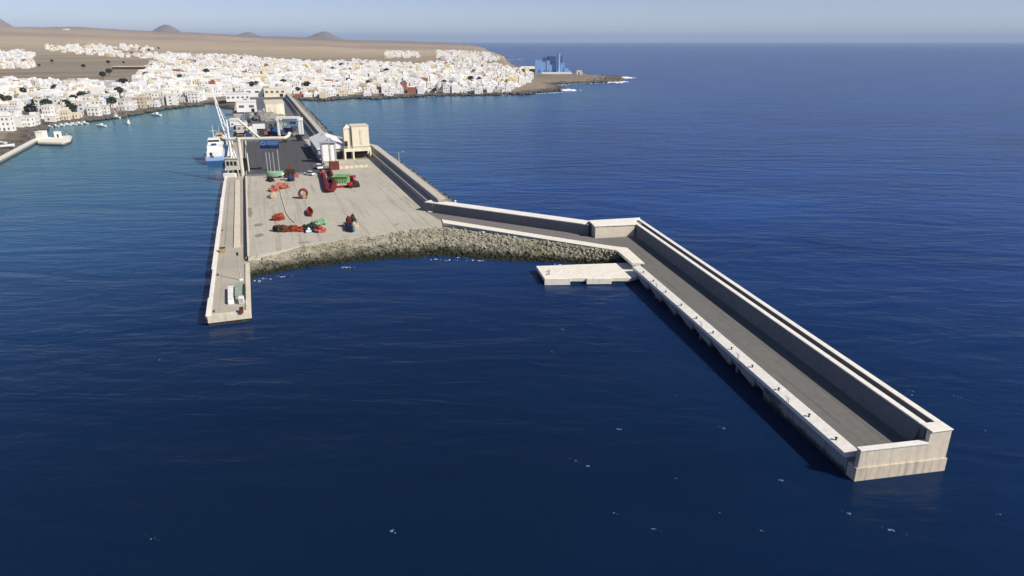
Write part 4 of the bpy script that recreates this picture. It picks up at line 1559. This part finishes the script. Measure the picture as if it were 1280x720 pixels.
# red tractor
x, y = at(440, 234, 3.6)
t = thing('tractor', 'bright red yard tractor with black rear tyres parked right of the green skip', 'tractor', (x, y, 3.6), -.4)
MB().box((0, -1.1, .9), (1.5, 2.8, 1.3), top=.9).build('hood', 'red', t, bevel=.12)
MB().box((0, 1.0, .8), (2.0, 1.8, 1.5)).build('body', 'red', t, bevel=.1)
c_ = MB().box((0, 1.0, 2.3), (1.9, 1.7, 1.8), top=.88).build('cab', 'pink', t)
MB().box((0, 1.0, 4.11), (2.1, 2.0, .5)).build('roof', 'red', t, bevel=.1)
MB().box((0, .13, 2.7), (1.5, .08, 1.1)).build('windscreen', 'glass', c_)
for sx_ in (-1.15, 1.15):
    MB().tube([(sx_ - .25, 1.4, 1.0), (sx_ + .25, 1.4, 1.0)], 1.0, 14).build('wheel', 'rubber', t)
    MB().tube([(sx_ - .18, -1.9, .6), (sx_ + .18, -1.9, .6)], .6, 12).build('wheel', 'rubber', t)
MB().tube([(.4, -.8, 2.0), (.4, -.8, 3.2)], .09, 6).build('exhaust', 'dark', t)
x, y = at(444.5, 233, 3.6)
net_heap('net_heap', 444.8, 234, [(0, 0, .5, .9, .9, 2.4, 0), (.7, .3, .4, .9, 1, 1.6, 0)], 'dk_brown', 'upright black net heap just right of the red tractor')
net_heap('net_heap', 428, 234, [(0, 0, .15, 3.4, 1.2, .5, .1)], 'red', 'flat red net spread on the ground before the green skip')
# mixed bundle alone on the right
x, y = at(436.5, 288, 3.6)
t = thing('gear_bundle', 'lone bundle of blue-black tarpaulin and brown nets on the open side of the apron', 'gear bundle', (x, y, 3.6))
MB().heap([(.5, -.6, .4, 1.0, 2.2, 1.4, .3), (-.2, 1.8, .5, .9, 2.0, 1.6, .2)]).build('tarpaulin', 'black_blue', t)
MB().heap([(-1.0, 4.5, .6, .9, 1.6, 2.4, 0)]).build('net', 'dark_red', t)
MB().heap([(.1, 6.5, .5, 1.0, 1.5, 2.2, 0), (-.5, 8, .5, .7, 1.4, 2.6, .3)]).build('net', 'dk_brown', t)
MB().heap([(.9, 3.2, .4, .8, 2.4, 1.4, -.2)]).build('canvas', 'tan', t)
MB().heap([(1.2, .4, .4, .6, 2.2, 1.0, .3)]).build('sheeting', 'blue_grey', t)
# rope
x, y = at(352, 250, 3.6)
pp = [at(px, py, 3.6) for px, py in ((350, 238), (352, 247), (355, 257), (358, 267), (363, 274), (369, 279))]
t = tag(MB().tube([(p[0] - x, p[1] - y, .18) for p in pp], .12, 5).build('mooring_rope', 'rope', loc=(x, y, 3.6)), 'pale rope stretched over the apron from the pink net heap towards the gear row', 'rope')

# ------------------------------------------------------------------ finger tip: hut, slab, box, posts
x, y = at(296.5, 376, 2.41)
t = thing('glass_kiosk', 'long greenish glazed shelter on the tip of the quay', 'shelter', (x, y, 2.41), QROT)
MB().box((.5, 4.5, 0), (1.5, 9.5, 1.3)).build('wall', 'pale_green_glass', t)
MB().box((1.66, 4.6, 0), (.6, 9.0, 1.1)).build('side_panel', 'dk_green', t)
MB().box((.45, 4.5, 1.31), (1.7, 9.7, .14)).build('roof', 'pale_green_glass', t)
m_ = MB()
for k in range(6):
    m_.box((-.31, .2 + k * 1.75, 0), (.1, .12, 1.3))
m_.build('post', 'grey_steel', t)
x, y = at(289.7, 380, 2.41)
t = thing('white_block', 'long white painted block lying beside the greenish shelter on the quay tip', 'slab', (x, y, 2.41), QROT + .02)
MB().box((-.1, 5.2, 0), (1.3, 10.8, 1.0)).build('slab', 'white_paint', t, bevel=.05)
m_ = MB()
for k in (1, 5, 9):
    m_.box((-.1, k, 1.001), (1.2, .12, .05))
m_.build('cleat', 'grey_steel', t)
x, y = at(302.3, 380, 2.41)
t = thing('utility_box', 'white utility box at the near end of the greenish shelter', 'box', (x, y, 2.41), QROT)
MB().box((0, .6, .1), (1.2, 1.5, 1.5)).build('body', 'white_paint', t, bevel=.05)
MB().box((0, -.17, .3), (.9, .05, 1.1)).build('door', 'grey_shed', t)
x, y = at(302.3, 391.5, 2.41)
t = thing('rusty_bin', 'rusty brown bin close to the end of the quay tip', 'bin', (x, y, 2.41), QROT)
MB().box((0, .5, .1), (.75, 1.4, .9), top=1.1).build('body', 'rust', t)
MB().box((0, .5, 1.0), (.9, 1.6, .08)).build('lid', 'dk_brown', t)
x, y = at(301, 350, 2.41)
t = thing('beacon_mast', 'thin dark beacon pole at the far end of the greenish shelter', 'beacon', (x, y, 2.41))
MB().tube([(0, 0, 0), (0, 0, 6.6)], [.16, .1], 8).build('pole', 'grey_steel', t)
MB().lathe((0, 0, 6.6), [(.3, 0), (.3, .6), (.12, .85)], 8).build('lamp', 'dk_green', t)
MB().lathe((0, 0, 0), [(.6, 0), (.6, .25), (.25, .3)], 8).build('base', 'white_paint', t)
x, y = at(278.5, 315, 2.41)
t = thing('olive_crate', 'olive brown crate alone on the quay lane near the white edge strip', 'crate', (x, y, 2.41), QROT)
MB().box((0, 0, .1), (1.5, 1.3, 1.1)).build('body', 'ochre', t)
MB().box((0, 0, 1.21), (1.6, 1.4, .12)).build('lid', 'dk_brown', t)
qb = None
qlab = ['at the very end of the quay tip, left corner', 'on the white strip just past the olive crate', 'on the white strip midway along the lane', 'on the white strip below the white ship']
for i, u_ in enumerate((2.2, 30, 78, 205)):
    o = copy_tree(b0)
    x, y = Q(u_, 1.6)
    o.location = (x, y, 2.41)
    o['label'] = 'black mooring bollard ' + ['on the left corner of the quay tip', 'on the quay lane just before the olive crate', 'on the quay lane beyond the olive crate', 'on the quay lane level with the white ship'][i]
    o['group'] = 'bollards along the quay lane'
for i, (px, py) in enumerate(((447, 0), (0, 0))):
    pass
# lamp posts on the harbour wall (thin pale ones against the sea)
def wall_lamp(u_, v_, label):
    x, y = Q(u_, v_)
    t = thing('wall_lamp_post', label, 'lamp post', (x, y, 8.3), QROT, 'lamp posts on the harbour wall')
    MB().tube([(0, 0, 0), (0, 0, 5.0), (1.8, -.5, 5.8)], [.13, .1, .07], 6).build('pole', 'pale_steel', t)
    MB().box((2.0, -.55, 5.72), (.9, .35, .16)).build('lamp_head', 'grey_steel', t)


wall_lamp(150, 74, 'thin lamp post on the harbour wall just beyond the silo tower corner')
wall_lamp(330, 53.5, 'thin lamp post on the harbour wall behind the white travel hoist')

# ------------------------------------------------------------------ little harbour on the left
lj = thing('harbour_mole', 'small curved mole with cream wall and pale rounded head at the left edge', 'mole', (*at(40, 180, 2), 0))
p_ = [at(-170, 277, 2.4), at(0, 199, 2.4), at(48, 173.5, 2.4)]
q_ = [at(-170, 262, 2.4), at(0, 193.5, 2.4), at(46, 169, 2.4)]
m_ = MB()
for i in range(2):
    m_.prism([p_[i], p_[i + 1], q_[i + 1], q_[i]], -3, 1.8)
local(m_, lj).build('mole_body', 'side_conc', lj)
r_ = [tuple(np.array(p_[i]) * .72 + np.array(q_[i]) * .28) for i in range(3)]
m_ = MB()
for i in range(2):
    m_.prism([p_[i], p_[i + 1], r_[i + 1], r_[i]], 1.81, 3.0)
local(m_, lj).build('parapet', 'jetty_conc', lj)
hd = [at(47, 178.5, 1.6), at(78, 179.5, 1.6), at(88, 176, 1.6), at(90, 171.5, 1.6), at(86, 170, 1.6), at(70, 172, 1.6), at(48, 172.5, 1.6)]
local(MB().prism(hd, -3, 1.3), lj).build('head_body', 'side_conc', lj)
hd2 = [at(47, 178.0, 1.6), at(78, 179, 1.6), at(88, 175.6, 1.6), at(90, 171.2, 1.6), at(86, 169.8, 1.6), at(70, 171.7, 1.6), at(48, 172.2, 1.6)]
local(MB().prism(hd2, 1.31, 2.0), lj).build('head_slab', 'jetty_conc', lj)
x, y = at(73, 171.5, 2.0)
t = thing('mole_hut', 'tiny white hut on the rounded head of the small mole', 'hut', (x, y, 2.0), .2)
MB().box((0, 0, 0), (3.2, 3, 3.4)).build('wall', 'white_paint', t)
MB().box((0, 0, 3.41), (3.6, 3.4, .25)).build('roof', 'white_conc', t)
MB().box((.4, -1.53, 0), (1, .08, 2.1)).build('door', 'dark', t)
x, y = at(49.5, 173.5, 2.0)
t = thing('mole_wall', 'pale cream shelter block where the small mole meets its head', 'shelter', (x, y, 2.0), .1)
MB().box((0, 3, 0), (4.2, 6, 4.2)).build('wall', 'jetty_conc', t)
MB().box((0, 3, 4.21), (4.6, 6.4, .3)).build('roof', 'white_conc', t)
for i, (px, py) in enumerate(((77, 170.5), (84, 171), (88, 172.5))):
    x, y = at(px, py, 2.0)
    t = thing('mole_post', ['dark post right beside the tiny hut on the mole head', 'dark post midway along the mole head rim', 'dark post at the outermost tip of the mole head'][i], 'post', (x, y, 2.0), 0, 'posts on the mole head')
    MB().tube([(0, 0, 0), (0, 0, 3.6 - i * .7)], [.22, .16], 6).build('pole', 'grey_steel', t)
    MB().lathe((0, 0, 3.6 - i * .7), [(.3, 0), (.3, .5), (.05, .7)], 8).build('lamp', 'dark', t)
m_ = MB()
for _ in range(900):
    a, b_ = random.random(), random.random()
    p = np.array(at(-60 + a * 106, 236 - a * 66, 1))
    q = np.array(at(-60 + a * 106, 214 - a * 62, 1))
    c_ = p * (1 - b_) + q * b_
    m_.rock((c_[0], c_[1], .7 + random.uniform(-.4, .6)), random.uniform(.6, 1.6), ico=ICO0)
for _ in range(500):
    a = random.random()
    p = at(8 + a * 50, 163.5 - a * 3 + random.uniform(-1.5, 2.0), .5)
    m_.rock((p[0], p[1], random.uniform(0, 1.2)), random.uniform(.8, 2.0), ico=ICO0)
for _ in range(900):
    a = random.random()
    p = at(60 + a * 195, np.interp(60 + a * 195, [60, 112, 150, 206, 255], [158, 151, 146.5, 136, 130.7]) + random.uniform(-2.2, .9), .5)
    m_.rock((p[0], p[1], random.uniform(-.2, 1.6)), random.uniform(.7, 2.0), ico=ICO0)
for _ in range(800):
    a = random.random()
    p = at(366 + a * 340, np.interp(366 + a * 340, [366, 400, 440, 470, 500, 545, 600, 660, 700, 706], [124, 126, 122.5, 123.5, 121.5, 119.5, 119, 117.5, 112.5, 109]) + random.uniform(-1.6, .6), .5)
    m_.rock((p[0], p[1], random.uniform(-.2, 1.8)), random.uniform(.8, 2.4), ico=ICO0)
for _ in range(2600):
    a = random.random() ** .6
    p = at(690 + a * 86, random.uniform(95 + 1 * a, 105 - 3 * a), .5)
    m_.rock((p[0], p[1], random.uniform(-.3, 1.6)), random.uniform(1.2, 3.6), ico=ICO0)
o = kind(m_.build('shore_rocks', 'lava'), 'stuff')
o['label'] = 'dark lava rocks lining the shore and the headland'


def small_boat(px, py, label, Ln=6, sail=False, rz=0.0, hm='white_paint', grp='small boats in the inner harbour'):
    x, y = at(px, py, 0)
    t = thing('small_boat', label, 'boat', (x, y, -.15), rz, grp)
    boat_hull(MB(), Ln, Ln * .34, Ln * .17).build('hull', hm, t, smooth=True)
    MB().box((0, 0, Ln * .1), (Ln * .22, Ln * .8, .05)).build('deck', 'tan', t)
    MB().box((0, Ln * .02, Ln * .16), (Ln * .2, Ln * .3, Ln * .17), top=.8).build('cabin', 'white_paint', t)
    if sail:
        MB().tube([(0, Ln * .12, Ln * .1), (0, Ln * .12, Ln * 1.0)], [.1, .05], 5).build('mast', 'grey_steel', t)
        m = MB()
        m.add([(0, Ln * .10, Ln * .9), (0, Ln * .10, Ln * .28), (0.1, -Ln * .38, Ln * .28), (.04, Ln * .10, Ln * .9), (.04, Ln * .10, Ln * .28), (.14, -Ln * .38, Ln * .28)],
              [(0, 1, 2), (5, 4, 3), (0, 3, 4, 1), (1, 4, 5, 2), (2, 5, 3, 0)])
        m.build('sail', 'white_paint', t)
    return t


small_boat(145, 148, 'white sailing boat with raised sail close to the rocky town shore', 9, True, 1.3)
small_boat(160.5, 155, 'white boat with upright sail farthest out in the inner harbour water', 10, True, .5)
small_boat(127, 158.5, 'low white motor boat nearest the small mole', 8, False, 1.4)
small_boat(196, 145, 'long pale boat lying nearest the quay on the teal water', 10, False, 1.2)
mb_lab = ['leftmost', 'second', 'third', 'fourth', 'fifth', 'sixth', 'rightmost']
for i in range(7):
    small_boat(62 + i * 7.2, 159.3 - i * .68, mb_lab[i] + ' of the seven white boats tied in a row behind the small mole', random.uniform(5.5, 8), False, 1.2 + random.uniform(-.5, .5), grp='boats tied in a row')
for i, (px, py, rz) in enumerate(((2, 181.5, 1.3), (9, 185.5, -.8))):
    x, y = at(px, py, 1.6)
    t = thing('beached_dinghy', ['white dinghy lying ashore at the left picture edge behind the mole wall', 'slim white dinghy ashore, slanting beside the mole wall'][i], 'boat', (x, y, 2.2), rz, 'dinghies ashore behind the mole')
    boat_hull(MB(), 8, 3.0, 1.4).build('hull', 'white_paint', t, smooth=True)
    MB().box((0, 0, .9), (1.8, .5, .12)).build('thwart', 'tan', t)

# ------------------------------------------------------------------ headland plant
x, y = at(690, 93.5, 3)
pl = thing('desalination_plant', 'pale blue industrial plant with tall chimney on the headland', 'industrial plant', (x, y, max(2.5, gz(x, y))), 0)
S_ = 1374 / 865.0
spec = [(-16, 7, 15.5, 12, 'sky_blue'), (-9.5, 6, 13.2, 10, 'sky_blue'), (-5, 4.5, 14.5, 10, 'sky_blue'), (-1.2, 3, 10, 9, 'sky_blue'), (2, 4.5, 13.5, 8, 'sky_blue'), (8, 4, 10.0, 8, 'sky_blue'), (12, 4.5, 12.0, 8, 'sky_blue'), (16, 5, 6.5, 9, 'sky_blue'), (19.5, 3.6, 4, 8, 'sky_blue')]
for dx, w_, h_, l_, m in spec:
    hgt_ = h_ * S_ * 1.0
    bd = MB().box((dx * S_, 6, 0), (w_ * S_, l_ * 1.5, hgt_)).build('hall', m, pl)
    MB().box((dx * S_, 6, hgt_ + .01), (w_ * S_ + .5, l_ * 1.5 + .6, .5)).build('roof', 'blue_grey', bd)
    MB().box((dx * S_ + w_ * .3, 6 - l_ * .75 - .05, hgt_ * .1), (w_ * .35, .2, hgt_ * .2)).build('door', 'dark_blue', bd)
for dx, w_, h_ in ((-7, 6, 17.5), (-2, 6, 19), (3, 4, 18.5), (11.0, 2.0, 19.5)):
    MB().box((dx * S_, 22, 0), (w_ * S_, 12, h_ * S_)).build('rear_hall', 'dark_blue', pl)
MB().lathe((7.2 * S_, 5 - 9, 0), [(3.0, 0), (2.6, 12), (2.4, 34), (2.5, 34.2), (2.5, 35)], 14).build('chimney', 'sky_blue', pl, smooth=False)
MB().box((5 * S_, -8, 0), (34 * S_, 5, 3.4)).build('low_annex', 'white_paint', pl)
x, y = at(661, 91, 3)
t = thing('headland_shed', 'wide low shed with cream roof and dark open front left of the blue plant', 'shed', (x, y, gz(x, y)), 0)
MB().box((0, 9, 0), (38, 16, 5.5)).build('wall', 'dk_brown', t)
m_ = MB().box((0, 9, 5.51), (42, 19, 4.5), top=.7)
m_.build('roof', 'house cream', t)
MB().box((6, .9, .2), (16, .25, 4.2)).build('opening', 'dark', t)
x, y = at(724, 95, 2)
t = thing('pump_house', 'small pale house with rust door right of the blue plant, near the surf', 'house', (x, y, max(gz(x, y), 1.5)), 0)
MB().box((0, 4, 0), (9, 8, 6.5)).build('wall', 'white_paint', t)
MB().box((0, 4, 6.51), (10, 9, .6)).build('roof', 'white_conc', t)
MB().box((-.5, -.05, 0), (2.6, .2, 4.4)).build('door', 'rust', t)
MB().box((5.5, 2, 0), (3, 4, 4)).build('annex', 'house sand-coloured', t)

# ------------------------------------------------------------------ the town
def in_poly(x, y, poly):
    c = False
    n_ = len(poly)
    for i in range(n_):
        ax, ay = poly[i]
        bx, by = poly[(i + 1) % n_]
        if (ay > y) != (by > y) and x < (bx - ax) * (y - ay) / (by - ay) + ax:
            c = not c
    return c


ZONES = [  # surveyed outline on the ground, density, district
    ([(372, 119), (400, 121), (440, 118), (470, 119.5), (500, 117.5), (545, 116), (600, 115.5), (630, 114), (642, 106), (640, 92), (632, 84), (600, 82.5), (560, 81), (520, 84), (470, 81), (400, 82), (370, 82)], .93, 'on the beach side right of the quay'),
    ([(205, 129), (255, 125), (268, 121), (290, 112), (335, 112), (372, 119), (370, 82), (300, 77), (215, 75), (196, 78), (180, 92), (165, 100), (160, 130)], .9, 'behind the root of the quay'),
    ([(-60, 182), (0, 160), (45, 152), (100, 146), (150, 140), (165, 132), (165, 104), (120, 107), (70, 104), (0, 103), (-60, 106)], .72, 'behind the small mole on the left'),
    ([(-60, 76), (45, 77), (42, 88), (-60, 90)], .6, 'on the far left edge of town'),
    ([(60, 71.5), (185, 70), (205, 74), (203, 79), (60, 76)], .30, 'in the thin row out on the plain'),
    ([(640, 86), (668, 92), (664, 104), (640, 108)], .22, 'on the way to the headland'),
    ([(482, 70), (522, 70), (526, 76), (482, 76.5)], .45, 'in the small far settlement'),
    ([(545, 67), (612, 69), (626, 75), (600, 79), (545, 77)], .42, 'in the small far settlement'),
]


def zone(x, y):
    # town districts are laid out on the ground; the outline polygon is converted once
    for poly, dens, name in ZW:
        if in_poly(x, y, poly):
            return dens, name
    return 0, ''


ZW = [([at(px, py, 6.0) for px, py in poly], dens, name) for poly, dens, name in ZONES]
def pix(x, y, z):
    d = y * math.cos(PIT) - (z - H) * math.sin(PIT)
    return 640 + F * x / d


sites = []
CA_, SA_ = math.cos(.16), math.sin(.16)
for row in range(0, 245):
    yy = 480 + row * 10.6 + max(0, row - 75) * 3
    for cidx in range(-145, 68):
        xx = cidx * (10.0 + max(0, row - 60) * .05) + 3.7 * row
        if row % 4 == 3:
            continue            # streets
        if (cidx + row // 4 * 3) % 9 == 4:
            continue
        gx = xx * CA_ - (yy - 900) * SA_ + random.uniform(-2.5, 2.5)
        gy = xx * SA_ + (yy - 900) * CA_ + 900 + random.uniform(-2.5, 2.5)
        dens, nm = zone(gx, gy)
        if dens and random.random() < dens:
            k = mnoise.noise(Vector((gx / 90, gy / 120, 6.5)))
            if k < (-.30 if pix(gx, gy, 5) < 250 else -.6):
                continue
            sites.append((gx, gy, nm))
        # the other half of a double plot
sx_arr = np.array([(s[0], s[1]) for s in sites])
szs = ground_z(sx_arr[:, 0], sx_arr[:, 1])
sites = [(a, b, c, z) for (a, b, c), z in zip(sites, szs) if z > 1.6]


sites = [s for s in sites if -30 < pix(s[0], s[1], s[3]) < 720]
# keep the quay and its sheds clear
sites = [s for s in sites if not (8 < ((s[0] - Q0[0]) * QV[0] + (s[1] - Q0[1]) * QV[1]) < 56 and ((s[0] - Q0[0]) * QU[0] + (s[1] - Q0[1]) * QU[1]) < 700)]
sites.sort(key=lambda s: math.hypot(s[0], s[1]))
print('houses', len(sites))
COLS = ['white'] * 34 + ['chalk white'] * 18 + ['cream'] * 7 + ['pale grey'] * 3 + ['sand-coloured'] * 2 + ['pale yellow', 'terracotta']


def house_mesh_parts(colr, st, feat, parts=True):
    """unit plot 10 x 9 m, front towards -y"""
    h = 3.1 * st
    t = thing('town_house', 'x', 'house', (0, 0, 0))
    wm = 'house ' + colr
    body = MB().box((0, 0, -2), (10, 9, h + 2))
    body.build('wall', wm, t)
    rf_ = MB()
    rf_.box((0, 0, h + .01), (9.9, 8.9, .1))
    for a in ((0, -4.4, 10.1, .3), (0, 4.4, 10.1, .3)):
        rf_.box((a[0], a[1], h + .02), (a[2], a[3], .8))
    for a in ((-4.9, 0, .3, 8.45), (4.9, 0, .3, 8.45)):
        rf_.box((a[0], a[1], h + .02), (a[2], a[3], .8))
    r = rf_.build('roof', 'roof', t)
    if feat == 'stair hut':
        MB().box((2.4, 1.8, h + .12), (3.6, 3.4, 2.4)).build('stair_hut', wm, r)
    elif feat == 'roof tank':
        MB().lathe((-2.4, 1.2, h + .12), [(.9, 0), (.9, 1.4), (.3, 1.7)], 10).build('water_tank', 'grey_steel', r)
    elif feat == 'roof room':
        MB().box((-.5, 1.6, h + .12), (7.4, 5.2, 2.7)).build('roof_room', wm, r)
    for k in range(st):
        for i in range(3):
            if k == 0 and i == 1:
                MB().box((0, -4.52, 0), (1.4, .12, 2.3)).build('door', 'win', t)
                continue
            MB().box((-3.1 + 3.1 * i, -4.52, 3.1 * k + .95), (1.2, .12, 1.3)).build('window', 'win', t)
        MB().box((5.02, -.5, 3.1 * k + .95), (.12, 1.6, 1.4)).build('window', 'win', t)
        MB().box((-5.02, 1, 3.1 * k + .95), (.12, 1.6, 1.4)).build('window', 'win', t)
    return t


def house_single(m, x, y, z, rz, sx, sy, st, feat, ci, wi):
    """one house merged into builder m (material indices ci body, wi windows)"""
    h = 3.1 * st
    ca, sa = math.cos(rz), math.sin(rz)

    def b(cx, cy, cz, dx, dy, dz, mi):
        X, Y_ = cx * sx, cy * sy
        m.box((x + X * ca - Y_ * sa, y + X * sa + Y_ * ca, z + cz), (dx * sx, dy * sy, dz), rz, mi)
    b(0, 0, -2, 10, 9, h + 2, ci)
    b(0, -4.4, h + .01, 10.1, .3, .8, ci)
    b(4.9, 0, h + .01, .3, 8.4, .8, ci)
    if feat == 'stair hut':
        b(2.4, 1.8, h, 3.6, 3.4, 2.4, ci)
    elif feat == 'roof room':
        b(-.5, 1.6, h, 7.4, 5.2, 2.7, ci)
    for k in range(st):
        for i in range(3):
            b(-3.1 + 3.1 * i, -4.52, 3.1 * k + .95, 1.2, .12, 1.3, wi) if (i + k) % 3 else None


FEATS = ['stair hut', 'roof tank', 'roof room', 'plain roof']
WORD = {1: 'one-storey', 2: 'two-storey', 3: 'three-storey', 4: 'four-storey'}
protos = {}
NPARTS, NIND = 110, 300
single_protos = {}
for i, (x, y, nm, z) in enumerate(sites[:NIND]):
    c_ = random.choice(COLS)
    if i in (60, 61):
        c_ = 'pale blue'
    st_ = random.choice([1, 1, 2, 2, 2, 3])
    ft = random.choice(FEATS)
    sx_, sy_ = random.uniform(.6, 1.05), random.uniform(.65, 1.05)
    rz = .16 + random.uniform(-.06, .06) + random.choice([0, 0, PI / 2])
    key = (c_, st_, ft)
    if i < NPARTS:
        if key not in protos:
            protos[key] = house_mesh_parts(*key)
            remember(protos[key])
            o = protos[key]
        else:
            o = copy_tree(protos[key])
        o.scale = (sx_, sy_, 1)
        o.location = (x, y, z)
        o.rotation_euler = (0, 0, rz)
    else:
        k2 = key
        if k2 not in single_protos:
            m_ = MB()
            house_single(m_, 0, 0, 0, 0, 1, 1, st_, ft, 0, 1)
            o = m_.build('town_house', ['house ' + c_, 'win'])
            single_protos[k2] = o
        else:
            o = single_protos[k2].copy()
            col.objects.link(o)
        o.scale = (sx_, sy_, 1)
        o.location = (x, y, z)
        o.rotation_euler = (0, 0, rz)
        o['category'] = 'house'
    o['label'] = '%s %s house with %s %s' % (c_, WORD[st_], ft if ft == 'plain roof' else ('a ' + ft), nm)
    o['group'] = 'town houses around the harbour'
# the rest of the town, too many and too small to single out
m_ = MB()
mats_ = list(dict.fromkeys(COLS))
for x, y, nm, z in sites[NIND:]:
    c_ = random.choice(COLS)
    house_single(m_, x, y, z, .16 + random.uniform(-.08, .08) + random.choice([0, 0, PI / 2]), random.uniform(.6, 1.15), random.uniform(.7, 1.2), random.choice([1, 1, 2, 2, 2, 3]), random.choice(FEATS), mats_.index(c_), len(mats_))
o = kind(m_.build('distant_houses', ['house ' + k for k in mats_] + ['win']), 'stuff')
o['label'] = 'dense mass of small white houses spreading inland'

# dark trees among the houses
def tree_parts(label, x, y, z, s, proto=[None]):
    if proto[0] is None:
        t = thing('town_tree', label, 'tree', (0, 0, 0))
        m = MB()
        m.tube([(0, 0, -1), (.1, 0, 1.4), (0, .1, 3.0)], [.35, .26, .16], 6)
        for a in range(5):
            w_ = a * 1.26
            m.tube([(0, 0, 2.2), (1.1 * math.cos(w_), 1.1 * math.sin(w_), 3.6 + .3 * (a % 2))], [.14, .05], 4)
        m.build('trunk', 'trunk', t)
        m = MB()
        for _ in range(420):
            d = Vector((random.gauss(0, 1), random.gauss(0, 1), random.gauss(0, 1))).normalized()
            k = random.uniform(.55, 1.0) * (1 + .35 * mnoise.noise(d * 2.2))
            p = Vector((d.x * 2.7 * k, d.y * 2.7 * k, 4.2 + d.z * 2.0 * k))
            s_ = random.uniform(.25, .5)
            u_ = Vector((random.gauss(0, 1), random.gauss(0, 1), random.gauss(0, 1))).normalized()
            v_ = u_.orthogonal().normalized()
            m.add([p + u_ * s_, p + v_ * s_, p - u_ * s_, p - v_ * s_], [(0, 1, 2, 3)])
        m.build('crown', 'leaf', t)
        remember(t)
        proto[0] = t
        o = t
    else:
        o = copy_tree(proto[0])
    o['label'] = label
    o.location = (x, y, z)
    o.scale = (s, s, s)
    o.rotation_euler = (0, 0, random.uniform(0, 6))
    o['group'] = 'dark trees among the houses'
    return o


tp = [(243, 84), (229, 97), (226, 101), (210, 103), (330, 107), (310, 110), (315, 110.5), (321, 110), (400, 111), (385, 112), (436, 106), (505, 110), (460, 108), (427, 87), (355, 108), (580, 108), (548, 107), (555, 108), (620, 105), (600, 104), (90, 142), (125, 131), (141, 132), (84, 138), (40, 146), (150, 121), (133, 124), (160, 121), (200, 109), (12, 128), (60, 138), (30, 118), (188, 74), (200, 72), (177, 73), (168, 73), (107, 125), (70, 115), (270, 88), (520, 100), (475, 95), (343, 92)]
tp += [(random.uniform(0, 640), random.uniform(84, 117)) for _ in range(34)] + [(random.uniform(0, 150), random.uniform(118, 142)) for _ in range(7)]
HOW = ['nearest', 'second', 'third', 'fourth', 'fifth', 'sixth', 'seventh', 'eighth', 'ninth', 'tenth']
for i, (px, py) in enumerate(sorted(tp, key=lambda p: -p[1])):
    x, y = at(px, py, 5)
    _, nm = zone(x, y)
    z = gz(x, y)
    if z < 1:
        continue
    tree_parts('dark bushy tree standing among the white houses ' + (nm or 'at the edge of the town'), x, y, z, random.uniform(1.0, 1.9))

# white farm far out on the plain, long dark wall, pale quarry strip
x, y = at(85, 60, 20)
dfar = 5200
tx_ = (85 - 640) / F
x, y = dfar * tx_ * math.cos(PIT), dfar
t = thing('farmhouse', 'lone white farmhouse far out on the brown plain', 'house', (x, y, gz(x, y)), 0)
MB().box((0, 0, -2), (30, 20, 10)).build('wall', 'white_paint', t)
MB().box((0, 0, 8.01), (31, 21, 1)).build('roof', 'white_conc', t)
MB().box((18, 0, -2), (16, 14, 7)).build('annex', 'white_paint', t)
x, y = at(164, 86.5, 8)
t = thing('dark_hangar', 'long low dark-walled shed at the upper edge of the left town', 'shed', (x, y, gz(x, y)), .12)
MB().box((0, 0, -1), (62, 22, 5.5)).build('wall', 'dk_brown', t)
MB().box((0, 3, 4.51), (66, 26, 1.4), top=.9).build('roof', 'house sand-coloured', t)
x, y = at(218, 75, 9)
t = thing('long_white_hall', 'large white industrial hall at the inland edge of town', 'hall', (x, y, gz(x, y)), .1)
MB().box((0, 0, -1), (60, 30, 11)).build('wall', 'white_paint', t)
MB().box((0, 0, 10.01), (61, 31, .8)).build('roof', 'roof', t)
MB().box((-12, -15.1, 0), (14, .3, 6)).build('door', 'win', t)

# ------------------------------------------------------------------ haze
hm = D.materials.new('haze_air')
hm.use_nodes = True
nt = hm.node_tree
for n_ in list(nt.nodes):
    if n_.type == 'BSDF_PRINCIPLED':
        nt.nodes.remove(n_)
pv = nt.nodes.new('ShaderNodeVolumePrincipled')
pv.inputs['Color'].default_value = (.54, .71, 1.0, 1)
pv.inputs['Density'].default_value = 4.4e-5
pv.inputs['Anisotropy'].default_value = .0
nt.links.new(pv.outputs[0], nt.nodes['Material Output'].inputs['Volume'])
M['haze'] = hm
ztop_ = max(float(Zg.max()) + 20, 90)
hz = kind(MB().box((0, 0, -5.5), (121000, 121000, ztop_ + 5.5)).build('haze', 'haze'), 'stuff')
hz['label'] = 'thin pale blue sea haze over the whole bay'
